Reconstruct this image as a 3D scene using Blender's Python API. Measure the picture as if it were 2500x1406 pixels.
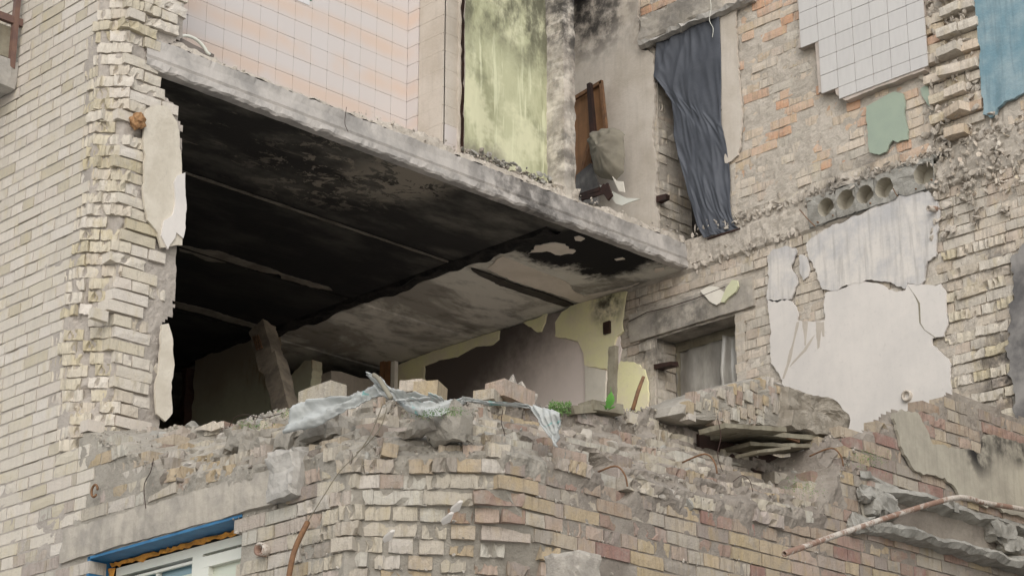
import bpy, bmesh, math, random
from mathutils import Vector, Matrix, noise
import numpy as np
for o in list(bpy.data.objects): bpy.data.objects.remove(o)
S = bpy.context.scene; COL = S.collection
R = random.Random(7)

# ------------------------------------------------------------------ camera, sky, sun, exposure
FPX = 5175.0; CX, CY = 1250.0, 703.0
_p = math.atan2(1877.0, FPX); _a = math.atan2(5430.0, math.hypot(FPX, 1877.0))
_h = Vector((-math.cos(_a), math.sin(_a), 0)); _r = Vector((_h.y, -_h.x, 0)); _u0 = Vector((0, 0, 1))
FW = _h*math.cos(_p) + _u0*math.sin(_p); UP = -_h*math.sin(_p) + _u0*math.cos(_p)
cd = bpy.data.cameras.new('camera'); cam = bpy.data.objects.new('camera', cd); COL.objects.link(cam)
cd.sensor_width = 36.0; cd.lens = 36.0*FPX/2500.0; cd.clip_end = 500; cd.clip_start = .1
m = Matrix((_r, UP, -FW)).transposed().to_4x4(); cam.matrix_world = m
S.camera = cam
w = bpy.data.worlds.new('World'); S.world = w; w.use_nodes = True
nt = w.node_tree; bg = nt.nodes['Background']
sky = nt.nodes.new('ShaderNodeTexSky'); sky.sky_type = 'NISHITA'; sky.sun_disc = False
SUN_EL, SUN_AZ = 36.0, 45.0      # azimuth of the sun, degrees from +X towards -Y
sky.sun_elevation = math.radians(SUN_EL); sky.sun_rotation = math.radians(90+SUN_AZ)
sky.dust_density = 2.0; sky.air_density = 1.6; sky.ozone_density = .6
hs = nt.nodes.new('ShaderNodeHueSaturation'); hs.inputs['Saturation'].default_value = .36
nt.links.new(sky.outputs[0], hs.inputs['Color']); nt.links.new(hs.outputs[0], bg.inputs[0]); bg.inputs[1].default_value = .15
sl = bpy.data.lights.new('sun', 'SUN'); sl.energy = .75; sl.angle = math.radians(60); sl.color = (1, .99, .985)
so = bpy.data.objects.new('sun', sl); COL.objects.link(so)
sd = Vector((math.cos(math.radians(SUN_AZ))*math.cos(math.radians(SUN_EL)), -math.sin(math.radians(SUN_AZ))*math.cos(math.radians(SUN_EL)), math.sin(math.radians(SUN_EL))))
so.rotation_euler = sd.to_track_quat('Z', 'Y').to_euler()
S.view_settings.view_transform = 'Standard'; S.view_settings.look = 'None'; S.view_settings.gamma = 1
S.cycles.max_bounces = 10; S.cycles.diffuse_bounces = 7
S.view_settings.use_curve_mapping = False; S.view_settings.exposure = .38

# ------------------------------------------------------------------ photograph ray -> a real plane of the building
def ray(px, py): return FW + _r*((px-CX)/FPX) - UP*((py-CY)/FPX)
def onx(px, py, X): d = ray(px, py); return d*(X/d.x)
def ony(px, py, Y): d = ray(px, py); return d*(Y/d.y)
def onz(px, py, Z): d = ray(px, py); return d*(Z/d.z)
def proj(P):
    z = P.dot(FW); return CX+FPX*P.dot(_r)/z, CY-FPX*P.dot(UP)/z
def on(ax, v, px, py): return {'x': onx, 'y': ony, 'z': onz}[ax](px, py, v)
def crop(ox, oy, s, pts): return [(ox+x*s, oy+y*s) for x, y in pts]
YF, YI, X0, X1, Y1, ZC, ZF = 6.5, 7.02, -10.1, -7.2, 11.9, 5.80, 3.22   # facade, its inner side, slab edge, outer wall, far wall, ceiling, floor
CH = .077
def fbm(p, s, o=3): return noise.fractal(Vector(p)*s, .6, 2.1, o)
def sstep(a, b, x):
    t = min(1, max(0, (x-a)/(b-a+1e-9))); return t*t*(3-2*t)
def lerp_table(T, x):
    if x <= T[0][0]: return T[0][1:]
    for a, b in zip(T, T[1:]):
        if x <= b[0]:
            t = (x-a[0])/(b[0]-a[0]+1e-9); return tuple(p+(q-p)*t for p, q in zip(a[1:], b[1:]))
    return T[-1][1:]

# ------------------------------------------------------------------ materials
def lin(c):
    if max(c) > 1: c = [v/255 for v in c]
    return tuple((v/12.92 if v <= .04045 else ((v+.055)/1.055)**2.4) for v in c[:3]) + (1,)
class NT:
    def __init__(s, name, rough=.9):
        s.m = bpy.data.materials.new(name); s.m.use_nodes = True; s.t = s.m.node_tree; s.b = s.t.nodes['Principled BSDF']
        s.b.inputs['Roughness'].default_value = rough; s.b.inputs['Specular IOR Level'].default_value = .25
    def n(s, typ, **kw):
        x = s.t.nodes.new(typ)
        for k, v in kw.items(): setattr(x, k, v)
        return x
    def put(s, sock, v):
        if isinstance(v, bpy.types.NodeSocket): s.t.links.new(v, sock)
        else: sock.default_value = v
    def pos(s):
        if not hasattr(s, '_g'): s._g = s.n('ShaderNodeNewGeometry')
        return s._g.outputs['Position']
    def math(s, op, a, b=0.0, c=0.0, clamp=False):
        x = s.n('ShaderNodeMath', operation=op, use_clamp=clamp); s.put(x.inputs[0], a); s.put(x.inputs[1], b); s.put(x.inputs[2], c); return x.outputs[0]
    def noise(s, scale, detail=4, rough=.6, stretch=None, dist=0, off=0):
        x = s.n('ShaderNodeTexNoise'); x.inputs['Scale'].default_value = scale; x.inputs['Detail'].default_value = detail
        x.inputs['Roughness'].default_value = rough; x.inputs['Distortion'].default_value = dist
        mp = s.n('ShaderNodeMapping'); s.t.links.new(s.pos(), mp.inputs[0]); mp.inputs['Location'].default_value = (off, off*1.3, off*.7)
        if stretch: mp.inputs['Scale'].default_value = stretch
        s.t.links.new(mp.outputs[0], x.inputs['Vector']); return x.outputs[0]
    def ramp(s, v, lo, hi):
        x = s.n('ShaderNodeMapRange', interpolation_type='SMOOTHSTEP'); s.put(x.inputs[0], v); x.inputs[1].default_value = lo; x.inputs[2].default_value = hi; return x.outputs[0]
    def mix(s, f, a, b, mode='MIX'):
        x = s.n('ShaderNodeMix', data_type='RGBA', blend_type=mode); s.put(x.inputs[0], f)
        s.put(x.inputs[6], a); s.put(x.inputs[7], b); return x.outputs[2]
    def cramp(s, v, cols, interp='LINEAR'):
        x = s.n('ShaderNodeValToRGB'); x.color_ramp.interpolation = interp; e = x.color_ramp.elements; k = len(cols)
        for i, c in enumerate(cols):
            p = i/(k-1) if interp == 'LINEAR' else i/k
            el = e[i] if i < 2 else e.new(p)
            el.position = p; el.color = lin(c)
        s.put(x.inputs[0], v); return x.outputs[0]
    def sep(s):
        x = s.n('ShaderNodeSeparateXYZ'); s.t.links.new(s.pos(), x.inputs[0]); return x.outputs
    def spot(s, c, r, soft=.5):
        d = s.n('ShaderNodeVectorMath', operation='DISTANCE'); s.t.links.new(s.pos(), d.inputs[0]); d.inputs[1].default_value = c
        return s.ramp(d.outputs['Value'], r*(1+soft), r*(1-soft))
    def col(s, c): s.put(s.b.inputs['Base Color'], c); return s
    def bump(s, h, strength=.4, dist=.01):
        x = s.n('ShaderNodeBump'); x.inputs['Strength'].default_value = strength; x.inputs['Distance'].default_value = dist
        s.put(x.inputs['Height'], h); s.t.links.new(x.outputs[0], s.b.inputs['Normal']); return s

def soot_spots(t, c, spots, col=(38, 36, 36)):
    for (P, r, k) in spots:
        sp = t.spot(P, r, .6); nz = t.ramp(t.noise(7, 5, .65, off=r*9), .35, .62)
        c = t.mix(t.math('MULTIPLY', t.math('MULTIPLY', sp, nz), k), c, lin(col))
    return c
def dusty(c, k=.36):
    l = c[0]*.3+c[1]*.55+c[2]*.15
    return (c[0]+(l*1.02-c[0])*k, c[1]+(l*.975-c[1])*k, c[2]+(l*.945-c[2])*k)
def brick_mat(name, cols, dirt=(150, 143, 130), spots=(), dirt_k=.55, groove=.45):
    cols = [dusty(c) for c in cols]; dirt = dusty(dirt, .5)
    t = NT(name, .92)
    oi = t.n('ShaderNodeObjectInfo'); t.pos()
    rnd = t.math('FRACT', t.math('ADD', oi.outputs['Random'], t._g.outputs['Random Per Island']))
    c = t.cramp(rnd, cols, 'CONSTANT')
    streak = t.noise(34, 4, .7, (1, 1, .13)); c = t.mix(t.math('MULTIPLY', t.ramp(streak, .52, .36), groove), c, lin([v*.72 for v in cols[0]]))  # groove shade put into the colour as darker streaks, matching the bump
    c = t.mix(t.math('MULTIPLY', t.ramp(t.noise(13, 4, .6, (1, 1, .4), off=6), .5, .72), .45), c, lin((cols[0][0]*.95, cols[0][1]*.92, cols[0][2]*.80)))
    c = t.mix(t.math('MULTIPLY', t.ramp(t.noise(6, 6, .7), .45, .7), dirt_k), c, lin(dirt))
    c = t.mix(t.math('MULTIPLY', t.ramp(t.noise(60, 3, .7, off=4), .55, .8), .35), c, lin([v*.62 for v in dirt]))
    c = soot_spots(t, c, spots)
    t.col(c); t.bump(t.math('ADD', t.noise(70, 4, .7), t.math('MULTIPLY', streak, 3.0*groove)), .6, .012); return t.m
def mortar_mat(name, c1, c2, spots=(), sc=5):
    c1 = dusty(c1, .5); c2 = dusty(c2, .5)
    t = NT(name, .95); t.pos()
    c = t.mix(t.ramp(t.noise(sc, 6, .7), .35, .65), lin(c1), lin(c2))
    c = t.mix(t.math('MULTIPLY', t.ramp(t.noise(45, 4, .7, off=3), .5, .75), .3), c, lin([v*.72 for v in c1]))
    c = soot_spots(t, c, spots)
    t.col(c); t.bump(t.noise(55, 6, .75), .7, .02); return t.m
def flat_mat(name, c1, c2=None, sc=6, rough=.8, bump=.15, streak=0, spots=(), spec=.25):
    t = NT(name, rough); t.b.inputs['Specular IOR Level'].default_value = spec; t.pos(); c2 = c2 or [v*.85 for v in c1]
    c = t.mix(t.ramp(t.noise(sc, 6, .65), .35, .68), lin(c1), lin(c2))
    if streak: c = t.mix(t.math('MULTIPLY', t.ramp(t.noise(26, 4, .6, (1, 1, .09)), .45, .7), streak), c, lin([v*.7 for v in c1]))
    c = t.mix(t.math('MULTIPLY', t.ramp(t.noise(22, 6, .75, off=13), .56, .72), .22), c, lin([v*.72 for v in c2]))
    c = t.mix(t.math('MULTIPLY', t.ramp(t.noise(90, 3, .6, off=2), .62, .8), .3), c, lin([v*.6 for v in c2]))
    c = soot_spots(t, c, spots)
    t.col(c); t.bump(t.noise(40, 5, .7), bump, .01); return t.m
M = {}
def Y1P(px, py, Y=Y1): return tuple(ony(px, py, Y))
SP1 = [(Y1P(1690, 770), .22, .5), (Y1P(1600, 860), .18, .6), (Y1P(1545, 790), .25, .35), (Y1P(2475, 900), .28, .9), (Y1P(2450, 640), .17, .6),
       (Y1P(2050, 470), .2, .5), (Y1P(2130, 430), .16, .5), (Y1P(1940, 620), .12, .3), (Y1P(1460, 30), .4, .85), (Y1P(1600, 60), .25, .5), (Y1P(1420, 40), .3, .9)]
CREAM = [(200, 192, 176), (198, 190, 173), (204, 196, 182), (196, 187, 165), (198, 188, 174), (194, 186, 170), (203, 196, 184), (186, 176, 150), (201, 193, 178), (199, 191, 175)]
M['cream'] = brick_mat('cream silicate brick', CREAM, (192, 184, 168), dirt_k=.35, groove=.12)
M['creamlow'] = brick_mat('weathered cream brick', [(178, 168, 150), (182, 172, 150), (174, 160, 146), (178, 174, 160), (166, 152, 142), (172, 163, 144), (184, 176, 164)], (170, 163, 150))
M['broken'] = brick_mat('broken cream brick', [(196, 186, 160), (200, 190, 168), (188, 176, 142), (194, 182, 162), (200, 192, 176)], (186, 178, 162), dirt_k=.45)
M['yellow'] = brick_mat('dusty yellow brick', [(180, 158, 124), (176, 160, 136), (174, 152, 116), (164, 144, 128), (172, 148, 130), (172, 152, 116), (144, 130, 120), (168, 158, 140), (150, 141, 128), (152, 122, 106)], (158, 148, 134), (), .75)
M['red'] = brick_mat('dusty red brick', [(164, 130, 114), (162, 142, 120), (152, 110, 98), (166, 148, 126), (160, 126, 110)], (158, 146, 132), (), .8)
M['back'] = brick_mat('smeared cream brick', [(200, 188, 168), (206, 192, 172), (196, 178, 158), (190, 182, 166), (204, 196, 180), (188, 174, 154)], (190, 182, 168), SP1, .6)
M['backred'] = brick_mat('smeared orange brick', [(206, 186, 160), (214, 156, 116), (200, 178, 150), (208, 164, 132), (210, 172, 140), (208, 192, 170)], (202, 188, 168), SP1, .5)
M['ochre'] = brick_mat('ochre brick', [(198, 178, 146), (192, 160, 130), (202, 188, 160), (184, 172, 148)], (186, 176, 158), (), .35)
M['mortar'] = mortar_mat('pale mortar', (184, 174, 161), (166, 157, 145))
M['rubble'] = mortar_mat('grey green rubble mortar', (170, 164, 148), (146, 140, 124), sc=3)
M['rubble2'] = mortar_mat('brown rubble mortar', (158, 148, 132), (134, 122, 108), sc=3)
M['mortar1'] = mortar_mat('wall mortar', (200, 190, 172), (178, 168, 150), SP1, 3)
M['lump'] = mortar_mat('mortar lump', (188, 181, 165), (158, 151, 138), sc=9)
M['dark'] = flat_mat('dark masonry core', (60, 56, 50))
M['conc'] = flat_mat('grey concrete', (176, 171, 164), (150, 146, 140), 7, .9, .5, .2)
M['conc2'] = flat_mat('broken grey concrete', (160, 157, 150), (128, 125, 118), 9, .95, .9)
M['concs'] = flat_mat('smooth core channel concrete', (178, 172, 158), (160, 154, 142), 4, .85, .15)
M['linteln'] = flat_mat('sooty concrete lintel', (176, 168, 156), (148, 142, 134), 5, .9, .4, .25, [(Y1P(1700, 770), .20, .6), (Y1P(1620, 790), .14, .6), (Y1P(1670, 20), .3, .4)])
M['limew'] = flat_mat('white plaster', (212, 206, 200), (202, 197, 192), 2.5, .75, .1, .04)
M['greyw'] = flat_mat('streaky grey lime wash', (210, 204, 197), (182, 180, 180), 4, .8, .2, .45)
M['beigep'] = flat_mat('beige plaster', (196, 187, 176), (180, 170, 157), 3, .85, .25, .15, SP1)
M['greenp'] = flat_mat('pale green paint', (154, 166, 150), (148, 160, 146), 5, .6, .05)
M['bluep'] = flat_mat('blue painted plaster', (112, 142, 154), (146, 164, 170), 3.5, .7, .5, .35)
M['yellowp'] = flat_mat('pale yellow plaster', (238, 233, 186), (232, 222, 194), 4, .8, .2, .05, [(Y1P(1490, 745), .16, .9)])
M['greyp'] = flat_mat('dusty grey render', (166, 160, 146), (148, 142, 130), 5, .9, .3, .25, [(tuple(onx(2380, 1095, X1)), .16, 1.0), (tuple(onx(2440, 1075, X1)), .14, .9), (tuple(onx(2480, 1100, X1)), .1, .9)])
M['grout'] = flat_mat('tile backing', (192, 180, 170))
M['white'] = flat_mat('white plastic', (214, 214, 204), (204, 204, 194), 3, .4, .02, 0, (), .5)
M['bluef'] = flat_mat('blue window paint', (60, 116, 156), (52, 100, 138), 8, .5, .1)
M['foam'] = flat_mat('orange mounting foam', (214, 152, 70), (186, 130, 66), 20, .9, .6)
M['wood'] = flat_mat('orange brown board', (146, 108, 76), (124, 92, 66), 5, .6, .1, .4)
M['darkwood'] = flat_mat('dark wood', (64, 44, 38), (50, 38, 34), 9, .6, .2, .4)
M['oldwood'] = flat_mat('weathered grey plank', (140, 134, 118), (116, 108, 92), 7, .9, .3, .4)
M['rust'] = flat_mat('rusty steel', (128, 96, 70), (98, 74, 58), 20, .85, .4)
M['greenl'] = flat_mat('green leaf', (98, 152, 66), (80, 128, 56), 8, .5, .05)
M['weed'] = flat_mat('weed green', (104, 134, 74), (84, 112, 66), 8, .7, .05)
M['sack'] = flat_mat('grey cloth', (138, 132, 118), (120, 114, 102), 5, .9, .2)
t = NT('white and rusty pipe paint', .6); c = t.mix(t.math('MULTIPLY', t.ramp(t.noise(4, 8, .75, off=1.3), .47, .54), .9), lin((190, 182, 172)), lin((130, 98, 82)))
c = t.mix(t.ramp(t.noise(50, 3, .6), .6, .7), c, lin((104, 78, 66))); c = t.mix(t.math('MULTIPLY', t.ramp(t.noise(28, 5, .7, off=5), .4, .7), .5), c, lin((140, 122, 108))); t.col(c); t.bump(t.noise(60, 4), .3, .003); M['pipe'] = t.m
t = NT('white sack with teal print', .95); c = t.mix(t.ramp(t.noise(3.6, 5, .7, dist=1.2), .60, .64), lin((176, 178, 176)), lin((128, 170, 168)))
c = t.mix(t.math('MULTIPLY', t.ramp(t.noise(7, 4, .7, off=5), .5, .75), .5), c, lin((160, 158, 150))); t.col(c); t.bump(t.noise(25, 4), .5, .01); M['ragm'] = t.m
t = NT('blue grey tarpaulin', .6); t.b.inputs['Specular IOR Level'].default_value = .3
c = t.mix(t.ramp(t.noise(3, 5, .6), .3, .7), lin((70, 73, 80)), lin((84, 87, 94))); t.col(c); t.bump(t.noise(9, 5, .6), .25, .02); M['tarp'] = t.m
t = NT('window film', .3); t.b.inputs['Specular IOR Level'].default_value = .6
c = t.mix(t.ramp(t.noise(5, 5, .6, (1, 1, .35)), .35, .7), lin((124, 120, 114)), lin((172, 168, 160))); t.col(c); t.bump(t.noise(10, 4, .6, (1, 1, .3)), .4, .03); M['film'] = t.m
# peach and white tiles: the peach glaze fades in bands along each second row
t = NT('peach glazed tile', .35); t.b.inputs['Specular IOR Level'].default_value = .45
z = t.sep()[2]; ph = t.math('FRACT', t.math('DIVIDE', t.math('ADD', z, t.math('MULTIPLY', t.noise(2.0, 3, .6), .06)), .29))
bnd = t.math('PINGPONG', t.math('MULTIPLY', ph, 2.0), 1.0); bnd = t.ramp(bnd, .15, .95)
c = t.mix(t.math('MULTIPLY', bnd, t.ramp(t.noise(2.6, 3, .5, off=7), .25, .6)), lin((200, 193, 190)), lin((204, 184, 170)))
oi = t.n('ShaderNodeObjectInfo'); c = t.mix(t.math('MULTIPLY', oi.outputs['Random'], .14), c, lin((196, 182, 172))); t.col(c); M['tile'] = t.m
t = NT('white glazed tile', .4); oi = t.n('ShaderNodeObjectInfo')
c = t.mix(t.math('MULTIPLY', oi.outputs['Random'], .5), lin((196, 193, 190)), lin((186, 183, 181))); c = t.mix(t.math('MULTIPLY', t.ramp(t.noise(30, 4, .6, (1, 1, .2)), .4, .7), .25), c, lin((176, 173, 171))); t.col(c); M['tilew'] = t.m
# sooted ceiling: black room side, smoky corridor side
t = NT('sooted ceiling', .9); X, Y, Z = t.sep()
room = t.ramp(t.math('ADD', Y, t.math('MULTIPLY', t.math('SUBTRACT', t.noise(5, 4), .5), .05)), 10.66, 10.58)
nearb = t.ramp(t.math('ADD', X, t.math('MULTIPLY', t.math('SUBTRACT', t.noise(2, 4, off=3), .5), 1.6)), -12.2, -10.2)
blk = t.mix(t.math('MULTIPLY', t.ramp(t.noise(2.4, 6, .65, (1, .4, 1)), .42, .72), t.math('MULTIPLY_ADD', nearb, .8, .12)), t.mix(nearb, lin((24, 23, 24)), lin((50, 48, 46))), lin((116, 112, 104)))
sp = t.math('MULTIPLY', t.spot(tuple(onz(870, 415, ZC)), .62, .5), t.ramp(t.noise(9, 6, .75, (1, .6, 1), .5), .54, .57)); blk = t.mix(sp, blk, lin((138, 130, 118)))
sp = t.math('MULTIPLY', t.spot(tuple(onz(975, 440, ZC)), .35, .5), t.ramp(t.noise(7, 6, .75, (1, .6, 1), .5, 2), .47, .5)); blk = t.mix(sp, blk, lin((146, 138, 126)))
sp = t.math('MULTIPLY', t.spot(tuple(onz(560, 345, ZC)), .6, .5), t.ramp(t.noise(8, 6, .75, (1, .25, 1), .8, 5), .6, .64)); blk = t.mix(sp, blk, lin((104, 98, 90)))
gry = t.mix(t.ramp(t.noise(1.5, 7, .65, (1, .6, 1), .5), .44, .56), lin((206, 202, 192)), lin((152, 147, 138)))
gry = t.mix(t.math('MULTIPLY', t.ramp(t.noise(5, 6, .7, (1, .4, 1), off=8), .5, .66), .5), gry, lin((92, 88, 82)))
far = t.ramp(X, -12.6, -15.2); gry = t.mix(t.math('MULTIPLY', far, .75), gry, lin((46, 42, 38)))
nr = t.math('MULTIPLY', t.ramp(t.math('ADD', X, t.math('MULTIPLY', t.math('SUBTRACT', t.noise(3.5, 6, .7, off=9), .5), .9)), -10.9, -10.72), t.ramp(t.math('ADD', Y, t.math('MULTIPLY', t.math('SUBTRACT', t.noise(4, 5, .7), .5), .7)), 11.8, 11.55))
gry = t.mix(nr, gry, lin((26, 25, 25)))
t.col(t.mix(room, gry, blk)); t.bump(t.noise(30, 5, .7), .3, .01); M['ceil'] = t.m
t = NT('limewashed green wall', .7); X, Y, Z = t.sep()
c = t.mix(t.ramp(t.noise(3.2, 6, .7, (1, 1, .25), .6), .4, .62), lin((184, 184, 152)), lin((150, 150, 120)))
c = t.mix(t.math('MULTIPLY', t.ramp(t.noise(1.6, 5, .7, off=11), .48, .62), .7), c, lin((214, 212, 180)))
c = t.mix(t.math('MULTIPLY', t.ramp(t.noise(14, 4, .6, (1, 1, .08)), .56, .66), .8), c, lin((210, 210, 178)))
c = t.mix(t.math('MULTIPLY', t.ramp(t.noise(2.1, 6, .7, off=21), .55, .7), .5), c, lin((112, 112, 92)))
so_ = t.math('MULTIPLY', t.ramp(t.math('ADD', Z, t.math('MULTIPLY', t.noise(2, 5, .7), .9)), 7.3, 7.9), t.ramp(t.noise(5, 5, .7, (1, 1, .5), off=3), .35, .6)); c = t.mix(t.math('MULTIPLY', so_, .85), c, lin((70, 68, 56)))
so_ = t.math('MULTIPLY', t.ramp(t.math('ADD', Z, t.math('MULTIPLY', t.noise(3, 5, .7, off=2), .6)), 6.62, 6.5), t.ramp(Y, 10.3, 9.9)); c = t.mix(t.math('MULTIPLY', so_, .7), c, lin((126, 120, 108)))
t.col(c); t.bump(t.noise(20, 5), .3, .01); M['greenwall'] = t.m
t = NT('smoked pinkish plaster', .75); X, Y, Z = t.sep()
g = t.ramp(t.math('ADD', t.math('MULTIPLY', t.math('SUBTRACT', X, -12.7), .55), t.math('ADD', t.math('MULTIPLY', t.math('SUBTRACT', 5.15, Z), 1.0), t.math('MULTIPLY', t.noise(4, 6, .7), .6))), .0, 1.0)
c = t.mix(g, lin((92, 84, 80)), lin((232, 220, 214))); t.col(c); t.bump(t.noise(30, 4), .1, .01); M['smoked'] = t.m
t = NT('dirty green partition', .8); X, Y, Z = t.sep()
c = t.mix(t.ramp(t.math('ADD', Z, t.math('MULTIPLY', t.noise(3, 5, .7), .5)), 5.2, 5.9), lin((192, 192, 166)), lin((140, 128, 110)))
c = t.mix(t.math('MULTIPLY', t.ramp(t.noise(3, 5, .7, (1, 1, .3), off=4), .55, .65), .6), c, lin((120, 88, 62))); t.col(c); t.bump(t.noise(30, 4), .3, .01); M['dirtyg'] = t.m
t = NT('window glass', .06); t.b.inputs['Specular IOR Level'].default_value = .8
c = t.mix(t.ramp(t.noise(3, 3, .5, (1, 1, .3)), .4, .6), lin((176, 184, 166)), lin((196, 200, 184))); t.col(c); M['curtain'] = t.m  # curtain tone and pale greenish reflection put into one opaque colour
t = NT('dark window glass', .05); t.b.inputs['Specular IOR Level'].default_value = .9; t.col(lin((112, 140, 150))); M['glass'] = t.m
t = NT('ground', .95); c = t.mix(t.ramp(t.noise(.6, 6, .7), .35, .65), lin((178, 176, 172)), lin((158, 156, 152))); t.col(c); t.bump(t.noise(8, 5), .5, .05); M['ground'] = t.m

# ------------------------------------------------------------------ object helpers
def link(o, parent=None):
    COL.objects.link(o)
    if parent: o.parent = parent
    return o
def thing(name, label, cat, group=None):
    o = bpy.data.objects.new(name, None); COL.objects.link(o); o['label'] = label; o['category'] = cat
    if group: o['group'] = group
    return o
def tag(o, label, cat, group=None):
    o['label'] = label; o['category'] = cat
    if group: o['group'] = group
    return o
def mesh(name, vs, fs, mat, parent=None, smooth=False, stuff=False):
    me = bpy.data.meshes.new(name); me.from_pydata([tuple(v) for v in vs], [], fs)
    for mm in (mat if isinstance(mat, list) else [mat]): me.materials.append(mm)
    if smooth:
        for p in me.polygons: p.use_smooth = True
    o = bpy.data.objects.new(name, me); link(o, parent)
    if stuff: o['kind'] = 'stuff'
    return o
def frombm(name, bm, mat, parent=None, smooth=False):
    me = bpy.data.meshes.new(name); bm.to_mesh(me); bm.free(); me.materials.append(mat)
    if smooth:
        for p in me.polygons: p.use_smooth = True
    return link(bpy.data.objects.new(name, me), parent)
BF = [(0, 3, 2, 1), (4, 5, 6, 7), (0, 1, 5, 4), (1, 2, 6, 5), (2, 3, 7, 6), (3, 0, 4, 7)]
def box(name, x0, x1, y0, y1, z0, z1, mat, parent=None, jit=0):
    vs = [Vector((x, y, z)) for z in (z0, z1) for x, y in ((x0, y0), (x1, y0), (x1, y1), (x0, y1))]
    if jit: vs = [v+Vector([R.uniform(-jit, jit) for _ in range(3)]) for v in vs]
    return mesh(name, vs, BF, mat, parent)
def nbox(name, x0, x1, y0, y1, z0, z1, mat, parent=None, step=.05, amp=.01, sc=9, stuff=False):
    """box whose faces are subdivided and worn by noise"""
    bm = bmesh.new(); bmesh.ops.create_cube(bm, size=1)
    bmesh.ops.scale(bm, vec=(x1-x0, y1-y0, z1-z0), verts=bm.verts); bmesh.ops.translate(bm, vec=((x0+x1)/2, (y0+y1)/2, (z0+z1)/2), verts=bm.verts)
    for ax, L in ((0, x1-x0), (1, y1-y0), (2, z1-z0)):
        n = max(0, min(70, int(L/step)-1))
        if n:
            es = [e for e in bm.edges if abs((e.verts[0].co-e.verts[1].co)[ax]) > 1e-4 and abs((e.verts[0].co-e.verts[1].co).length-abs((e.verts[0].co-e.verts[1].co)[ax])) < 1e-5]
            bmesh.ops.subdivide_edges(bm, edges=es, cuts=n, use_grid_fill=True)
    c = Vector(((x0+x1)/2, (y0+y1)/2, (z0+z1)/2)); hs_ = Vector((x1-x0, y1-y0, z1-z0))/2
    for v in bm.verts:
        d = v.co-c; k = sum(1 for i in range(3) if abs(abs(d[i])-hs_[i]) < 1e-4)
        nv = noise.noise_vector(v.co*sc)*amp + noise.noise_vector(v.co*sc*3)*amp*.5
        v.co += nv
        if k >= 2:
            w_ = abs(noise.noise(v.co*sc*1.7))*amp*2.2
            for i in range(3):
                if abs(abs(d[i])-hs_[i]) < 1e-4: v.co[i] -= math.copysign(w_, d[i])
    o = frombm(name, bm, mat, parent)
    if stuff: o['kind'] = 'stuff'
    return o
def tube(name, pts, rad, mat, parent=None, seg=8, hollow=False):
    pts = [Vector(p) for p in pts]; vs = []; fs = []; n = len(pts)
    for i, p in enumerate(pts):
        d = (pts[min(i+1, n-1)]-pts[max(i-1, 0)]).normalized(); a = d.orthogonal().normalized()
        if i and True:
            a = (pa-d*pa.dot(d)).normalized()
        pa = a; b = d.cross(a); rr = rad[i] if isinstance(rad, (list, tuple)) else rad
        vs += [p+a*math.cos(k*2*math.pi/seg)*rr+b*math.sin(k*2*math.pi/seg)*rr for k in range(seg)]
    for i in range(n-1):
        for k in range(seg): fs.append((i*seg+k, i*seg+(k+1) % seg, (i+1)*seg+(k+1) % seg, (i+1)*seg+k))
    if hollow:      # turn the mouth inwards
        d = (pts[1]-pts[0]).normalized(); b0 = len(vs)
        c = pts[0]; vs += [c+(vs[k]-c)*.68 for k in range(seg)]; vs += [c+(vs[k]-c)*.68+d*rad*4 for k in range(seg)]
        for k in range(seg):
            q = (k+1) % seg; fs.append((k, b0+k, b0+q, q)); fs.append((b0+k, b0+seg+k, b0+seg+q, b0+q))
        fs.append(tuple(b0+seg+k for k in range(seg)))
    else: fs.append(tuple(range(seg))[::-1])
    fs.append(tuple((n-1)*seg+k for k in range(seg)))
    return mesh(name, vs, fs, mat, parent, True)
def spline(pts, n=8):
    P = [Vector(p) for p in pts]; out = []
    for i in range(len(P)-1):
        a, b, c, d = P[max(i-1, 0)], P[i], P[i+1], P[min(i+2, len(P)-1)]
        for k in range(n):
            t = k/n; out.append(.5*((2*b)+(c-a)*t+(2*a-5*b+4*c-d)*t*t+(3*b-a-3*c+d)*t**3))
    return out+[P[-1]]
def ragged(p, step=.03, amp=.008, sd=0):
    out = []; n = len(p)
    for i in range(n):
        a = Vector(p[i]); b = Vector(p[(i+1) % n]); d = b-a; L = d.length; k = max(1, int(L/step)); nn = Vector((-d.y, d.x))/max(L, 1e-6)
        for j in range(k):
            q = a+d*(j/k); e = noise.noise(Vector((q.x*9+sd, q.y*9, sd)))*1.5+noise.noise(Vector((q.x*30, q.y*30+sd, 3)))*1.1+noise.noise(Vector((q.x*80, q.y*80+sd, 7)))*.8
            out.append(q+nn*e*amp if j or k > 1 else q)
    return out
def slab2d(name, ax, v, poly, th, mat, parent=None, step=.03, amp=.008, rag=True, proud=0):
    """a layer with real thickness lying on the plane ax = v; poly in the plane's own metres; outward is -Y, +X or -Z"""
    q = ragged(poly, step, amp, len(poly)) if rag else [Vector(a) for a in poly]
    sgn = 1 if ax == 'x' else -1
    def P(a, d):
        o = v+sgn*d
        return {'x': (o, a[0], a[1]), 'y': (a[0], o, a[1]), 'z': (a[0], a[1], o)}[ax]
    bm = bmesh.new(); F = [bm.verts.new(P(a, proud+th)) for a in q]; B = [bm.verts.new(P(a, proud-.004)) for a in q]; n = len(q)
    f = bm.faces.new(F)
    for i in range(n): bm.faces.new((F[i], F[(i+1) % n], B[(i+1) % n], B[i]))
    bmesh.ops.recalc_face_normals(bm, faces=bm.faces)
    bmesh.ops.triangulate(bm, faces=[f])
    return frombm(name, bm, mat, parent)
def p2(ax, v, pts):
    out = []
    for a, b in pts:
        P = on(ax, v, a, b); out.append({'x': (P.y, P.z), 'y': (P.x, P.z), 'z': (P.x, P.y)}[ax])
    return out
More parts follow.
